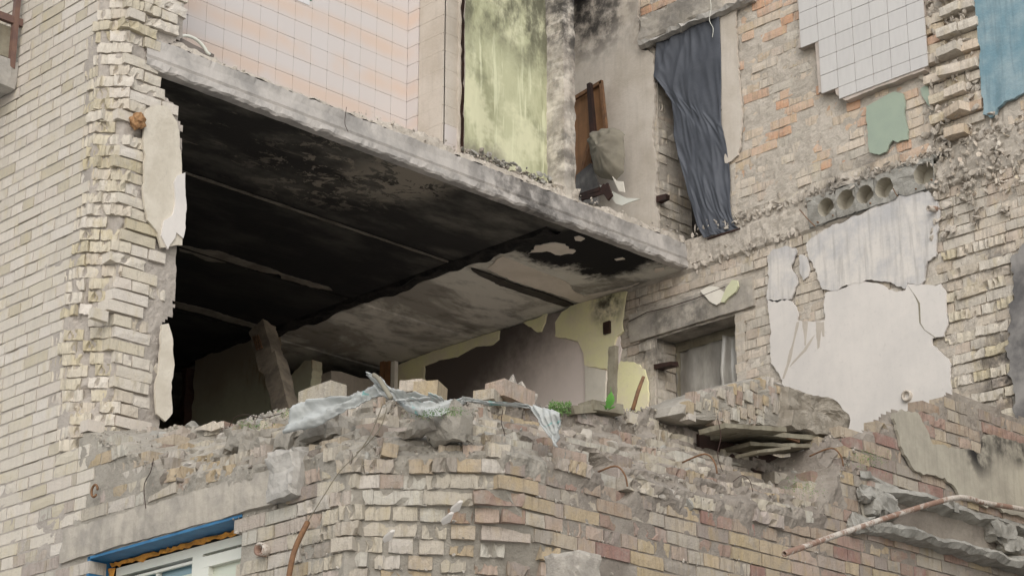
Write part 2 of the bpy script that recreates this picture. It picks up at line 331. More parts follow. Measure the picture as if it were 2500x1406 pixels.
def patch(name, ax, v, px, th, mat, parent=None, **k): return slab2d(name, ax, v, p2(ax, v, px), th, mat, parent, **k)
def inpoly(x, y, P):
    c = False; n = len(P); j = n-1
    for i in range(n):
        if (P[i][1] > y) != (P[j][1] > y) and x < (P[j][0]-P[i][0])*(y-P[i][1])/(P[j][1]-P[i][1]+1e-12)+P[i][0]: c = not c
        j = i
    return c

# ------------------------------------------------------------------ bricks
def brick_verts(kind, seed):
    """unit brick: x along the wall (-.5..+.5), y 0 = face, +1 = back, z (-.5..+.5); scaled per brick"""
    r = random.Random(seed)
    if kind == 'clean': nx, nz = 3, 1
    elif kind == 'worn': nx, nz = 4, 2
    else: nx, nz = 7, 2
    g = {}
    cols = [0]
    while len(cols) <= nx: cols.append(r.uniform(0, 1))
    for i in range(nx+1):
        for j in range(nz+1):
            x = i/nx-.5; z = j/nz-.5; edge = i in (0, nx) or j in (0, nz)
            if kind == 'clean': y = r.uniform(0, .02)+(r.uniform(0, .03) if edge else 0); dx = r.uniform(-.008, .008); dz = r.uniform(-.03, .03)
            elif kind == 'worn': y = r.uniform(0, .03)+(r.uniform(.01, .04) if edge else 0); dx = r.uniform(-.015, .015); dz = r.uniform(-.035, .035)
            else:
                y = cols[i]*.10+r.uniform(0, .04)+(r.uniform(0, .04) if edge else 0); dx = r.uniform(-.03, .03); dz = r.uniform(-.06, .06)
                if r.random() < .06: y += .25
            if i in (0, nx) and kind != 'broken': dx *= .6
            g[i, j] = (x+dx, y, z+dz)
    vs = []; idx = {}
    for k, v in g.items(): idx[k] = len(vs); vs.append(v)
    for c in ((-.5, 1, -.5), (.5, 1, -.5), (.5, 1, .5), (-.5, 1, .5)): vs.append(c)
    b = len(g); fs = []
    for i in range(nx):
        for j in range(nz): fs.append((idx[i, j], idx[i+1, j], idx[i+1, j+1], idx[i, j+1]))
    fs.append(tuple([idx[i, 0] for i in range(nx, -1, -1)]+[b, b+1]))
    fs.append(tuple([idx[i, nz] for i in range(nx+1)]+[b+2, b+3]))
    fs.append(tuple([idx[0, j] for j in range(nz+1)]+[b+3, b]))
    fs.append(tuple([idx[nx, j] for j in range(nz, -1, -1)]+[b+1, b+2]))
    return vs, fs
BV = {k: [brick_verts(k, 100*i+len(k)) for i in range(14)] for k in ('clean', 'worn', 'broken')}
BM = {}
for k, L in BV.items():
    for i, (vs, fs) in enumerate(L):
        me = bpy.data.meshes.new('brick_'+k); me.from_pydata(vs, [], fs); me.materials.append(M['cream']); BM[k, i] = me
class Bricks:
    """collects the bricks of one wall; build() makes the largest in view parts of their own and joins the rest"""
    def __init__(s, parent): s.L = []; s.par = parent
    def add(s, face, ang, L, H, D, kind, mat, tilt=0.0, roll=0.0):
        mt = Matrix.Translation(face) @ Matrix.Rotation(ang, 4, 'Z') @ Matrix.Rotation(tilt, 4, 'Y') @ Matrix.Rotation(roll, 4, 'X') @ Matrix.Diagonal((L, D, H, 1))
        s.L.append((mt, kind, mat, Vector(face), L*H))
    def build(s, maxn=295, name='brick'):
        sc = []
        for it in s.L:
            x, y = proj(it[3]); ins = -10 < x < 2510 and -10 < y < 1416
            sc.append((ins, it[4]/it[3].length_squared, it))
        sc.sort(key=lambda a: (-a[0], -a[1]))
        ind = [a[2] for a in sc[:maxn] if a[0]]; rest = [a[2] for a in sc[len(ind):]]
        for mt, kind, mat, f, A in ind:
            i = R.randrange(14); o = bpy.data.objects.new(name, BM[kind, i]); link(o, s.par)
            o.matrix_world = mt; o.material_slots[0].link = 'OBJECT'; o.material_slots[0].material = M[mat]
        if rest:
            vs = []; fs = []; mi = []; mats = sorted({a[2] for a in rest})
            for mt, kind, mat, f, A in rest:
                v, fc = BV[kind][R.randrange(14)]; b = len(vs); vs += [mt @ Vector(q) for q in v]
                fs += [tuple(b+q for q in g) for g in fc]; mi += [mats.index(mat)]*len(fc)
            o = mesh(name+'work', vs, fs, [M[k] for k in mats], s.par, stuff=True)
            o.data.polygons.foreach_set('material_index', mi)
def lay_course(B, P, Nrm, T, u0, u1, z, pick, course, H=.066, bl=.25, jz=.002, short=None):
    """lay bricks along a path P(u): header course every third"""
    hd = course % 3 == 2; L = .12 if hd else bl; pitch = L+.01
    u = u0-((course*.37) % 1)*pitch-(pitch if True else 0)
    while u < u1:
        a, b = max(u, u0), min(u+L, u1)
        if not hd and R.random() < .12: b = min(u+.12, u1); nxt = u+.13
        else: nxt = u+pitch
        if short and short((a+b)/2) and L > .2: b = min(u+.12, u1); nxt = u+.128
        if b-a > .035:
            uc = (a+b)/2; r = pick(uc, z, b-a)
            if r:
                kind, mat, off, *ex = r
                if kind == 'broken' and b-a > .2 and R.random() < .5: pass
                p = P(uc); n_ = Nrm(uc); tt = T(uc)
                B.add(Vector((p[0], p[1], z+R.uniform(-jz, jz)))+n_*off, math.atan2(tt.y, tt.x), b-a, H*(1+R.uniform(-.03, .03)), .115, kind, mat,
                      R.gauss(0, .006 if kind == 'clean' else .025), R.gauss(0, .01 if kind == 'clean' else .05))
        u = nxt
def sheet(name, P, Nrm, us, zs, off, mat, parent, keep=lambda u, z: True, stuff=False):
    vs = []; fs = []; nz = len(zs)
    K = {}
    for i, u in enumerate(us):
        for j, z in enumerate(zs):
            p = P(u, z); n_ = Nrm(u, z); vs.append(Vector((p[0], p[1], z))+n_*off(u, z, Vector((p[0], p[1], z))))
    for i in range(len(us)-1):
        for j in range(nz-1):
            if keep((us[i]+us[i+1])/2, (zs[j]+zs[j+1])/2): fs.append((i*nz+j, (i+1)*nz+j, (i+1)*nz+j+1, i*nz+j+1))
    return mesh(name, vs, fs, mat, parent, False, stuff)
def rng(a, b, s): n = max(1, int(round((b-a)/s))); return [a+(b-a)*i/n for i in range(n+1)]
def rock_mesh(seed, flat=.7, n=16):
    r = random.Random(seed); bm = bmesh.new()
    for _ in range(n):
        v = Vector((r.gauss(0, 1), r.gauss(0, 1), r.gauss(0, 1))).normalized()*r.uniform(.75, 1.05)*.5; v.z *= flat; bm.verts.new(v)
    g = bmesh.ops.convex_hull(bm, input=bm.verts); bmesh.ops.delete(bm, geom=[e for e in g['geom_interior'] if isinstance(e, bmesh.types.BMVert)], context='VERTS')
    me = bpy.data.meshes.new('chunk'); bm.to_mesh(me); bm.free(); me.materials.append(M['lump']); return me
ROCK = [rock_mesh(i, R.uniform(.5, 1)) for i in range(14)]
ROCKD = [([v.co.copy() for v in me.vertices], [tuple(p.vertices) for p in me.polygons]) for me in ROCK]
def joined_rocks(name, items, mats, parent):
    vs = []; fs = []; mi = []; ks = sorted({i[3] for i in items})
    for c, s_, rot, mk in items:
        v, f = ROCKD[R.randrange(14)]; mt = Matrix.Translation(c) @ rot.to_matrix().to_4x4() @ Matrix.Diagonal((s_[0], s_[1], s_[2], 1)); b = len(vs)
        vs += [mt @ q for q in v]; fs += [tuple(b+q for q in g) for g in f]; mi += [ks.index(mk)]*len(f)
    o = mesh(name, vs, fs, [M[k] for k in ks], parent, stuff=True); o.data.polygons.foreach_set('material_index', mi); return o
def rrot():
    from mathutils import Euler
    return Euler((R.uniform(0, 6.3), R.uniform(0, 6.3), R.uniform(0, 6.3)))

# ------------------------------------------------------------------ ground and rough building mass
g = mesh('ground', [(-150, -150, -1.6), (150, -150, -1.6), (150, 150, -1.6), (-150, 150, -1.6)], [(0, 1, 2, 3)], M['ground']); g['kind'] = 'structure'

# ================================================================== LOWER WALLS: facade, broken corner, outer wall
AX = -7.75
def B1y(z): return 7.05+(7.5-7.05)*min(1, max(0, (2.62-z)/.42))
UD = .85
def base(u, z):
    if u < 0: return (AX+u, YF)
    b = B1y(z)
    if u < UD: t = u/UD; return (AX+(X1-AX)*t, YF+(b-YF)*t)
    return (X1, b+u-UD)
def nrm(u, z):
    b = B1y(z); d = Vector((b-YF, -(X1-AX), 0)).normalized(); a = Vector((0, -1, 0)); c = Vector((1, 0, 0))
    if u < UD/2: t = sstep(-.18, .22, u); return (a*(1-t)+d*t).normalized()
    t = sstep(UD-.25, UD+.2, u); return (d*(1-t)+c*t).normalized()
def uf(x): return x-AX
def ub(y): return UD+y-7.05
CR = []
for px, py in [(440, 1045), (560, 1042), (640, 1012), (700, 1002), (860, 990), (930, 978)]:
    P = ony(px, py, 6.95); CR.append((uf(P.x), P.z, .45))
CR.insert(0, (-2.4, 3.46, .3))
for px, py, s_ in [(1080, 990, .45), (1190, 985, .45), (1310, 990, .45), (1400, 1012, .45), (1480, 1005, .45), (1600, 1000, .45), (1700, 1040, .45), (1800, 1088, .42), (1900, 1110, .4), (1970, 1085, .2), (2050, 1055, .1), (2130, 1045, .05), (2180, 1000, .03), (2240, 1003, .03), (2290, 985, .02), (2305, 962, .02), (2350, 965, .02), (2480, 1020, .02), (2600, 1050, .02)]:
    P = onx(px, py, X1-s_); CR.append((ub(P.y), P.z, s_))
ZB = [(-3, 3.6), (-2.37, 3.40), (-1.81, 3.09), (-1.34, 2.86), (-.3, 2.78), (.17, 2.72), (.85, 2.75), (1.34, 2.75), (1.64, 2.76), (2.29, 2.76), (2.99, 2.80), (3.4, 2.9), (3.7, 3.3), (3.9, 3.5), (12, 3.6)]
HOLES = [tuple(onx(1440, 1140, X1-.2)), tuple(onx(1462, 1190, X1-.15)), tuple(onx(2105, 1245, X1-.1)), tuple(onx(1905, 1165, X1-.2))]
def crest(u): return lerp_table(CR, u)
def setback(u, z):
    zc, s_ = crest(u); zb = lerp_table(ZB, u)[0]
    if u < -2.37: return 0
    s = s_*sstep(zb, zc, z); q_ = s/.07; f_ = q_-math.floor(q_); s = .07*(math.floor(q_)+sstep(.25, .75, f_))
    b = base(u, z); p = Vector((b[0], b[1], z))
    if z > zb-.25: s += .03*noise.noise(p*4)*sstep(zb-.25, zb+.05, z)*(1 if u < 3.5 else .2)
    for h_ in HOLES:
        d = (p-Vector(h_)); d = math.sqrt(d.y**2*1.3+d.z**2*1.6)
        s += .24*sstep(.13, .05, d)
    return s
def edge_noise(u): return .035*noise.noise(Vector((u*5, 3, 1)))+.02*noise.noise(Vector((u*19, 7, 2)))
WIN = (-9.965, -8.575, 2.63)       # facade window: X range, head
LIN = (-10.24, -8.12, 2.635, 2.84)
def in_win(x, z): return WIN[0] < x < WIN[1] and z < WIN[2]
facade = thing('brick_facade', 'cream brick facade with neat courses on the left, its broken edge beside the burnt room', 'brick wall')
corner = thing('broken_brick_corner', 'dusty broken brick corner of the lower storey, right of the blue framed window', 'brick wall')
outer = thing('broken_brick_wall', 'yellow and red brick wall below the fallen room, running right under the bent pipe', 'brick wall')
BFc, BCo, BOu = Bricks(facade), Bricks(corner), Bricks(outer)
def lower_off(u, z, P):
    zb = lerp_table(ZB, u)[0]; k = sstep(zb-.1, zb+.1, z) if -2.4 < u < 3.7 else 0
    rough = .35+.65*k if u > -.6 else .18+.8*k
    n_ = noise.noise(P*6)*.02+noise.noise(P*17)*.014+noise.noise(P*42)*.008
    k2 = sstep(-.9, -.5, u)*(1-sstep(.9, 1.5, u))*(1-k); return -.006-.004*sstep(.9, 1.5, u)*(1-k)-.012*k2-setback(u, z)+n_*rough*(1.0-.45*k2)+k*(.012+.03*noise.noise(P*9)+.016*noise.noise(P*27))
def keep_low(u, z):
    b = base(u, z)
    if u < 0 and in_win(b[0], z): return False
    return (u < -2.37 and z < 3.36) or (z < crest(u)[0]+edge_noise(u) and (u > -2.37))
us1 = rng(-6, -2.4, .05)[:-1]; us2 = rng(-2.4, UD+.3, .02); us3 = rng(UD+.3, 5.6, .02)
zs = rng(.6, 1.7, .1)[:-1]+rng(1.7, 3.3, .022)
zsr = rng(.6, 1.7, .1)[:-1]+rng(1.7, 4.15, .022)
sheet('mortar_bed', base, nrm, us1+[-2.4], zs, lower_off, M['mortar'], facade, keep_low)
sheet('mortar_bed', base, nrm, us2, zsr, lower_off, M['rubble'], corner, keep_low)
sheet('mortar_bed', base, nrm, us3+rng(5.6, 8, .1)[1:], zsr, lower_off, M['rubble2'], outer, keep_low)
def T_(u, z): n_ = nrm(u, z); return Vector((-n_.y, n_.x, 0))
SLABREG = p2('x', X1, [(2085, 1225), (2120, 1185), (2300, 1235), (2600, 1300), (2600, 1420), (2480, 1385), (2330, 1345), (2110, 1290)])
RENDER = p2('x', X1, [(2175, 1010), (2195, 1000), (2235, 1010), (2262, 1060), (2270, 1085), (2390, 1105), (2400, 1060), (2480, 1080), (2600, 1110), (2600, 1290), (2500, 1262), (2350, 1220), (2300, 1165), (2225, 1150), (2190, 1090)])
k0 = 8
for k in range(k0, 56):
    z = k*CH+.033
    H = .067
    def pick(u, z, L, k=k):
        b = base(u, z); x = b[0]
        if u < 0 and in_win(x-.0, z) or (u < 0 and WIN[0]-.06 < x < WIN[1]+.03 and z < WIN[2]+.02 and (x > WIN[0]+.02 and x < WIN[1]-.02)): return None
        if u < 0 and LIN[0] < x < LIN[1] and LIN[2] < z < LIN[3]: return None
        if u > -2.37 and z > crest(u)[0]-.02+edge_noise(u): return None
        zb = lerp_table(ZB, u)[0]; s = setback(u, z)
        if u < -2.3: return ('clean' if R.random() < .85 else 'worn', 'cream' if z+R.uniform(-.45, .45) > 2.75 else 'creamlow', R.uniform(-.002, .002))
        if u > 1.0:
            if inpoly(b[1], z, SLABREG): return None
            if inpoly(b[1], z, RENDER): return None
        nz = noise.noise(Vector((u*2.3, z*3, 5)))
        if z > zb-.02 and u < 3.6:
            if R.random() < (.45 if nz > .15 else .14): return None
            return (R.choice(['broken', 'worn', 'broken']), R.choice(['creamlow', 'creamlow', 'yellow']), -s+R.uniform(-.012, .028))
        if u < -.35 and z < 2.9:
            return (('clean' if nz > -.2 else 'worn'), 'creamlow', -s+R.uniform(-.004, .003))
        if u < UD-.05:
            if R.random() < .03: return None
            return (('broken' if R.random() < .8 else 'worn'), R.choice(['creamlow', 'yellow', 'creamlow']), -s+R.uniform(-.008, .008))
        if u < 1.6 and z < 2.35 and nz > -.1: return ('broken', 'yellow', -s+R.uniform(-.03, .01))
        mt = 'red' if noise.noise(Vector((u*2.1+4, z*6, 9))) > .16 else 'yellow'
        return (('clean' if R.random() < .6 else 'worn' if R.random() < .7 else 'broken'), mt, -s+R.uniform(-.004, .003))
    for (a, b, BB) in ((-6, -2.4, BFc), (-2.4, UD+.3, BCo), (UD+.3, 7.6, BOu)):
        if z > 3.3 and BB is BFc: continue
        lay_course(BB, lambda u: base(u, z), lambda u: nrm(u, z), lambda u: T_(u, z), a if BB is BFc else a+.005, b, z, pick, k, .0655 if BB is BFc else .0675, short=lambda u: -.15 < u < UD+.15 and R.random() < .75)

# solid bodies behind the brick faces (storeys below, filling behind the broken faces)
box('wall_core', -14, WIN[0]-.02, 6.56, YI, -1.6, 3.1, M['dark'], facade); box('wall_core', WIN[1]+.1, -8.0, 6.7, YI, -1.6, 2.7, M['dark'], corner)
box('wall_core', WIN[0]-.02, WIN[1]+.1, 6.75, YI, 2.68, 3.05, M['dark'], corner); box('wall_core', -8.0, -7.5, 7.1, 7.7, -1.6, 2.68, M['dark'], corner)
box('wall_core', -7.85, -7.34, 7.7, 15, -1.6, 2.7, M['dark'], outer); box('wall_core', -7.75, -7.3, 10.4, 15, 2.7, 3.5, M['dark'], outer)
for a in ((-11, -8.0, 6.95, 7.1, 3.0, 3.2), (-8.0, -7.72, 7.2, 10.4, 2.7, 3.1)): box('wall_core', *a, M['dark'], corner)

# render patch on the standing end of the outer wall
slab2d('render_coat', 'x', X1, RENDER, .016, M['greyp'], outer, amp=.014, proud=.004)
# broken floor slab end in the outer wall, split along its round channels
def slab_scar():
    prof = [(-.02, 2.885), (.10, 2.895), (.13, 2.93), (.11, 2.955), (.05, 2.965), (-.03, 3.0), (-.07, 3.05), (-.07, 3.09), (-.02, 3.13), (.05, 3.145), (.10, 3.165), (.08, 3.20), (.0, 3.215), (-.03, 3.26)]
    vs = []; fs = []; ys = rng(9.98, 13.2, .035); n = len(prof)
    for i, y in enumerate(ys):
        e = sstep(9.98, 10.35, y)
        for j, (dx, z) in enumerate(prof):
            p = Vector((X1+dx*e, y, z)); sm = j in (5, 6, 7, 8)
            a = .006 if sm else .02
            nv = noise.noise_vector(p*7)*a+noise.noise_vector(p*22)*a*.6
            if j in (9, 10, 11): nv.x += noise.noise(Vector((y*3, 1, 4)))*.06-.02
            if j in (1, 2, 3): nv.x += noise.noise(Vector((y*4, 8, 4)))*.035
            vs.append(p+nv)
    for i in range(len(ys)-1):
        for j in range(n-1): fs.append((i*n+j, (i+1)*n+j, (i+1)*n+j+1, i*n+j+1))
    o = mesh('slab_remnant', vs, fs, [M['conc2'], M['concs']], outer)
    o.data.polygons.foreach_set('material_index', [1 if (k % (n-1)) in (4, 5, 6, 7) else 0 for k in range(len(fs))])
slab_scar()
for (px, py, s_) in [(2150, 1235, .22), (2100, 1280, .15), (2440, 1300, .2), (2465, 1330, .17), (2250, 1225, .12), (2330, 1240, .12), (2120, 1210, .14)]:
    P = onx(px, py, X1+.03); nbox('mortar_lump', P.x-s_*.35, P.x+s_*.3, P.y-s_*.6, P.y+s_*.6, P.z-s_*.35, P.z+s_*.35, M['conc2'], outer, .03, .03, 8)

# lintel and window of the facade
nbox('lintel', LIN[0], LIN[1]-.02, YF-.012, YF+.16, LIN[2], LIN[3]-.01, M['linteln'], corner, .05, .008, 6)
P = ony(665, 1200, YF); nbox('lintel_end', LIN[1]-.22, LIN[1]+.02, YF-.05, YF+.12, LIN[2]-.005, LIN[3]+.06, M['conc'], corner, .03, .02, 7)
win = thing('plastic_window', 'white plastic framed window in a blue painted reveal at the bottom left', 'window')
yw = YF+.15
box('reveal', WIN[0]-.01, WIN[0]+.012, YF+.002, yw+.02, .6, WIN[2]+.002, M['bluef'], win)
box('reveal', WIN[0], WIN[1], YF+.002, yw+.02, WIN[2]-.012, WIN[2]+.003, M['bluef'], win)
box('reveal', WIN[1]-.0, WIN[1]+.012, YF+.03, yw+.02, .6, WIN[2], M['mortar'], win)
x0, x1_, zt = WIN[0]+.02, WIN[1], WIN[2]-.015
nbox('foam_seam', x0-.005, x1_, yw-.02, yw, zt-.032, zt-.001, M['foam'], win, .03, .012, 18); nbox('foam_seam', x0-.008, x0+.04, yw-.03, yw, .6, zt-.03, M['foam'], win, .05, .012, 18)
fx0, fzt = x0+.042, zt-.035
def frame(nm, xa, xb, za, zb_, wd, y0, y1, parent):
    box(nm, xa, xb, y0, y1, zb_-wd, zb_, M['white'], parent); box(nm, xa, xa+wd, y0, y1, za, zb_-wd-.001, M['white'], parent)
    box(nm, xb-wd, xb, y0, y1, za, zb_-wd-.001, M['white'], parent)
frame('frame', fx0, x1_-.02, .6, fzt, .05, yw, yw+.07, win)
mx = fx0+.72
box('mullion', mx, mx+.09, yw-.004, yw+.07, .6, fzt-.051, M['white'], win)
def sash(xa, xb, za, zb_, wd=.05):
    s_ = bpy.data.objects.new('sash', None); link(s_, win)
    frame('sash_bar', xa, xb, za, zb_, wd, yw-.012, yw+.05, s_)
    return s_
sa = sash(mx+.1, x1_-.09, .6, fzt-.07, .06); box('pane', mx+.158, x1_-.15, yw+.02, yw+.026, .6, fzt-.13, M['curtain'], sa)
box('pane', fx0+.07, mx-.002, yw+.035, yw+.041, .6, fzt-.068, M['glass'], win)
box('glazing_bar', fx0+.37, fx0+.395, yw+.01, yw+.034, .6, fzt-.07, M['white'], win)
box('curtain', fx0+.2, fx0+.36, yw+.026, yw+.033, .6, fzt-.13, M['curtain'], win); box('curtain', fx0+.40, mx-.01, yw+.026, yw+.033, .6, fzt-.13, M['curtain'], win)
box('trim_strip', fx0+.08, mx-.002, yw+.0, yw+.02, fzt-.085, fzt-.07, M['white'], win)

# small things on the lower facade
# ================================================================== UPPER FACADE with its broken end
EX = [(3.2, -10.27), (3.5, -10.26), (3.65, -10.36), (4.1, -10.37), (4.6, -10.29), (4.85, -10.235), (7.4, -10.235)]
SY = [(3.2, 7.0), (3.6, 7.035), (3.9, 7.075), (4.02, 7.06), (4.05, 7.01), (4.2, 7.02), (4.25, 7.09), (4.6, 7.085), (5.3, 7.08), (5.5, 7.06), (5.62, 6.99), (5.68, 6.90), (5.75, 6.85), (6.0, 6.86), (6.02, 6.95), (6.1, 7.03), (7.5, 7.03)]
UP1 = .24
def ubase(u, z):
    ex = lerp_table(EX, z)[0]+.012*noise.noise(Vector((1, 2, z*9)))
    if u < 0: return (ex+u, YF)
    my = 6.64+.05*(5.2-z)/1.5; mx_ = X0
    if u < UP1: t = u/UP1; return (ex+(mx_-ex)*t, YF+(my-YF)*t)
    return (mx_, my+(u-UP1))
def unrm(u, z):
    a = Vector((0, -1, 0)); c = Vector((1, 0, 0)); d = Vector((.7, -.71, 0))
    if u < UP1/2: t = sstep(-.07, .07, u); return (a*(1-t)+d*t).normalized()
    t = sstep(UP1-.06, UP1+.06, u); return (d*(1-t)+c*t).normalized()
def uoff(u, z, P):
    k = sstep(-.08, .06, u)
    return -.007-.02*sstep(.38, .6, noise.noise(P*8))+(noise.noise(P*14)*.006+noise.noise(P*35)*.004)*(.3+k)-.013*k
def ukeep(u, z): b = ubase(u, z); return b[1] <= lerp_table(SY, z)[0]+.012*noise.noise(Vector((z*20, 5, 1)))
sheet('mortar_bed', ubase, unrm, rng(-3.6, -.2, .08)[:-1]+rng(-.2, .72, .018), rng(3.28, 7.3, .022), uoff, M['mortar'], facade, ukeep)
PL1 = [(352, 268), (372, 258), (402, 262), (430, 300), (440, 400), (444, 520), (440, 600), (390, 606), (374, 560), (356, 540), (344, 470), (350, 380), (345, 320)]
PL1w = p2('x', X0, PL1)
for k in range(43, 96):
    z = k*CH+.033
    def pick(u, z, L, k=k):
        b = ubase(u, z)
        if b[1]+(L*.5 if u > UP1 else .04) > lerp_table(SY, z)[0]+.02: return None
        if u < -.10: return ('clean', 'cream', R.uniform(-.002, .002))
        if u > UP1 and inpoly(b[1], z, PL1w): return None
        if u < UP1:
            if R.random() < .03: return None
            return ('broken', R.choice(['broken', 'broken', 'cream']), R.uniform(-.006, .008))
        return (R.choice(['worn', 'clean', 'broken']), R.choice(['cream', 'broken', 'cream']), R.uniform(-.012, .008)+(.014 if z > 6.0 else 0))
    lay_course(BFc, lambda u: ubase(u, z), lambda u: unrm(u, z), lambda u: (lambda n_: Vector((-n_.y, n_.x, 0)))(unrm(u, z)), -3.6, .75, z, pick, k, .0655, short=lambda u: -.12 < u < UP1+.05)
box('wall_core', -14, -10.48, 6.56, YI-.01, 3.1, 7.4, M['dark'], facade)
vs = []
prof = [(-10.48, 6.58), (-10.44, 6.58), (-10.22, 6.78), (-10.18, 6.82), (-10.48, 6.82)]
n_ = len(prof); mesh('wall_core', [(x, y, z) for z in (3.1, 7.4) for x, y in prof], [tuple(range(n_))[::-1], tuple(range(n_, 2*n_))]+[(i, (i+1) % n_, n_+(i+1) % n_, n_+i) for i in range(n_)], M['dark'], facade)
box('wall_core', -10.48, -10.16, 6.821, 6.97, 3.1, 5.6, M['dark'], facade)
M['pierp'] = flat_mat('pier plaster', (206, 198, 184), (190, 181, 166), 5, .85, .6)
patch('plaster_coat', 'x', X0, PL1, .012, M['pierp'], facade, proud=.008, amp=.006)
patch('plaster_coat', 'x', X0, [(418, 450), (428, 432), (445, 425), (447, 560), (440, 585), (425, 572), (402, 612), (386, 578), (394, 542), (415, 528), (422, 490)], .010, M['limew'], facade, proud=.022, amp=.006)
patch('plaster_coat', 'x', X0, [(388, 795), (405, 792), (414, 830), (420, 893), (413, 935), (414, 1010), (398, 1030), (376, 1012), (372, 960), (384, 880)], .012, M['pierp'], facade, proud=.015, amp=.006)
BFc.build(300)

# ------------------------------------------------------------------ rubble on the broken wall tops
def slope_pt(u, t, dz=0):
    zc = crest(u)[0]; zb = lerp_table(ZB, u)[0]; z = zb+(zc-zb)*t; b = base(u, z); n_ = nrm(u, z)
    return Vector((b[0], b[1], z+dz))-n_*setback(u, z), n_
items = {corner: [], outer: []}
for i in range(4200):
    u = R.uniform(-2.3, 3.75); t = R.random()**.8*1.02
    if R.random() < .25: t = R.uniform(.9, 1.02)
    p, n_ = slope_pt(u, t); s = R.uniform(.008, .024)*(1 if R.random() < .9 else 1.8)
    items[corner if u < UD+.3 else outer].append((p+n_*R.uniform(-.01, .01), (s, s*R.uniform(.6, 1), s*R.uniform(.5, 1)), rrot(), R.choice(['rubble', 'lump', 'rubble', 'creamlow', 'rubble2'])))
for i in range(700):                                                # crumbs on the ledges of the lower, broken courses
    u = R.uniform(-.9, 3.6); z = R.uniform(1.9, 2.8); b = base(u, z); n_ = nrm(u, z); s = R.uniform(.008, .022)
    if noise.noise(Vector((u*2, z*3, 11))) < .0: continue
    items[corner if u < UD+.3 else outer].append((Vector((b[0], b[1], math.floor(z/CH)*CH+.0))-n_*.004, (s*1.4, s, s*.7), rrot(), 'lump'))
for k_, it in items.items(): joined_rocks('rubble', it, M, k_)
for i in range(120):
    u = R.uniform(-2.1, 3.5); t = R.uniform(.02, 1.0); p, n_ = slope_pt(u, t)
    s = R.uniform(.03, .10)*(2.0 if R.random() < .12 else 1)
    o = bpy.data.objects.new('mortar_lump', ROCK[R.randrange(14)]); link(o, corner if u < UD+.3 else outer)
    o.matrix_world = Matrix.Translation(p-n_*s*.12) @ rrot().to_matrix().to_4x4() @ Matrix.Diagonal((s*1.3, s, s*.8, 1))
    o.material_slots[0].link = 'OBJECT'; o.material_slots[0].material = M[R.choice(['lump', 'rubble', 'conc2', 'rubble2'])]
for i in range(26):                                                # broken brick ends sticking out of the slope
    u = R.uniform(-2.0, 3.6); t = R.uniform(0.0, 1.0); p, n_ = slope_pt(u, t); zz = math.floor(p.z/CH)*CH+.033; p.z = zz
    BB = BCo if u < UD+.3 else BOu; T__ = Vector((-n_.y, n_.x, 0)); big = R.random() < .5
    BB.add(p+n_*R.uniform(.01, .05), math.atan2(T__.y, T__.x)+R.gauss(0, .15), R.uniform(.1, .25) if big else R.uniform(.07, .12), .066, .12, R.choice(['worn', 'broken', 'broken']), R.choice(['yellow', 'creamlow', 'yellow', 'creamlow', 'red'][:4]), R.gauss(0, .08), R.gauss(0, .15))
BCo.build(300); BOu.build(300)

# ================================================================== FAR WALL (runs behind both rooms)
far = thing('ruined_back_wall', 'tall cream and orange brick back wall with plaster remnants and tiles, at the right', 'brick wall')
BY = Bricks(far)
BYu = BY
W1 = (-10.46, -9.665, 5.32); W2 = (-10.38, -9.70, 6.04, 7.87)
def ybase(u, z): return (u, Y1)
def yn(u, z=0): return Vector((0, -1, 0))
def y2(px): return p2('y', Y1, px)
GT = crop(1900, 0, .2845, [(190, -250), (196, 0), (215, 150), (218, 270), (205, 445), (350, 385), (355, 450), (370, 600), (380, 830), (525, 770), (535, 830), (620, 870), (1310, 610), (1300, 0), (1290, -250)])
GREEN = crop(1900, 0, .2845, [(765, 920), (830, 890), (1000, 800), (1085, 810), (1100, 900), (1100, 1040), (1130, 1130), (1125, 1205), (1065, 1215), (1040, 1228), (1000, 1215), (960, 1260), (940, 1310), (880, 1335), (800, 1320), (785, 1250), (780, 1100)])
GREEN2 = crop(1900, 0, .2845, [(1235, 770), (1290, 730), (1315, 800), (1320, 930), (1290, 900), (1250, 830)])
BLUE = crop(1900, 0, .2845, [(1690, -250), (1700, 0), (1720, 200), (1740, 380), (1760, 430), (1745, 540), (1755, 700), (1775, 860), (1780, 990), (1840, 1025), (1890, 1000), (1900, 940), (1960, 880), (2109, 820), (2700, 640), (2700, -250)])
GREYW = [(1975, 590), (2015, 562), (2103, 527), (2129, 509), (2226, 469), (2270, 469), (2292, 494), (2297, 520), (2292, 573), (2288, 628), (2264, 640), (2266, 661), (2262, 686), (2247, 697), (2219, 691), (2213, 708), (2194, 697), (2151, 686), (2125, 686), (2087, 692), (2049, 710), (2027, 712), (2012, 708), (2002, 674), (1980, 635), (1972, 600)]
STRIP = crop(1750, 550, .4266, [(300, 300), (298, 180), (330, 140), (420, 120), (462, 150), (432, 250), (470, 330), (435, 426), (370, 436), (303, 428)])
WHITE = crop(1750, 550, .4266, [(630, 388), (700, 378), (790, 338), (880, 322), (940, 346), (1040, 381), (1088, 376), (1103, 338), (1180, 350), (1290, 338), (1315, 380), (1320, 480), (1335, 560), (1310, 640), (1240, 650), (1240, 690), (1310, 740), (1345, 800), (1350, 960), (1340, 1300), (350, 1300), (385, 890), (362, 838), (318, 795), (311, 655), (322, 615), (306, 500), (300, 430), (435, 428), (466, 470), (470, 556), (560, 552), (630, 545), (625, 440)])
SOOTP = [(2478, 640), (2500, 600), (2640, 520), (2640, 1060), (2482, 1040), (2468, 850)]
WSTRIP = [(1757, -60), (1800, -60), (1803, 120), (1812, 225), (1818, 300), (1806, 380), (1790, 395), (1775, 400), (1765, 300), (1758, 130)]
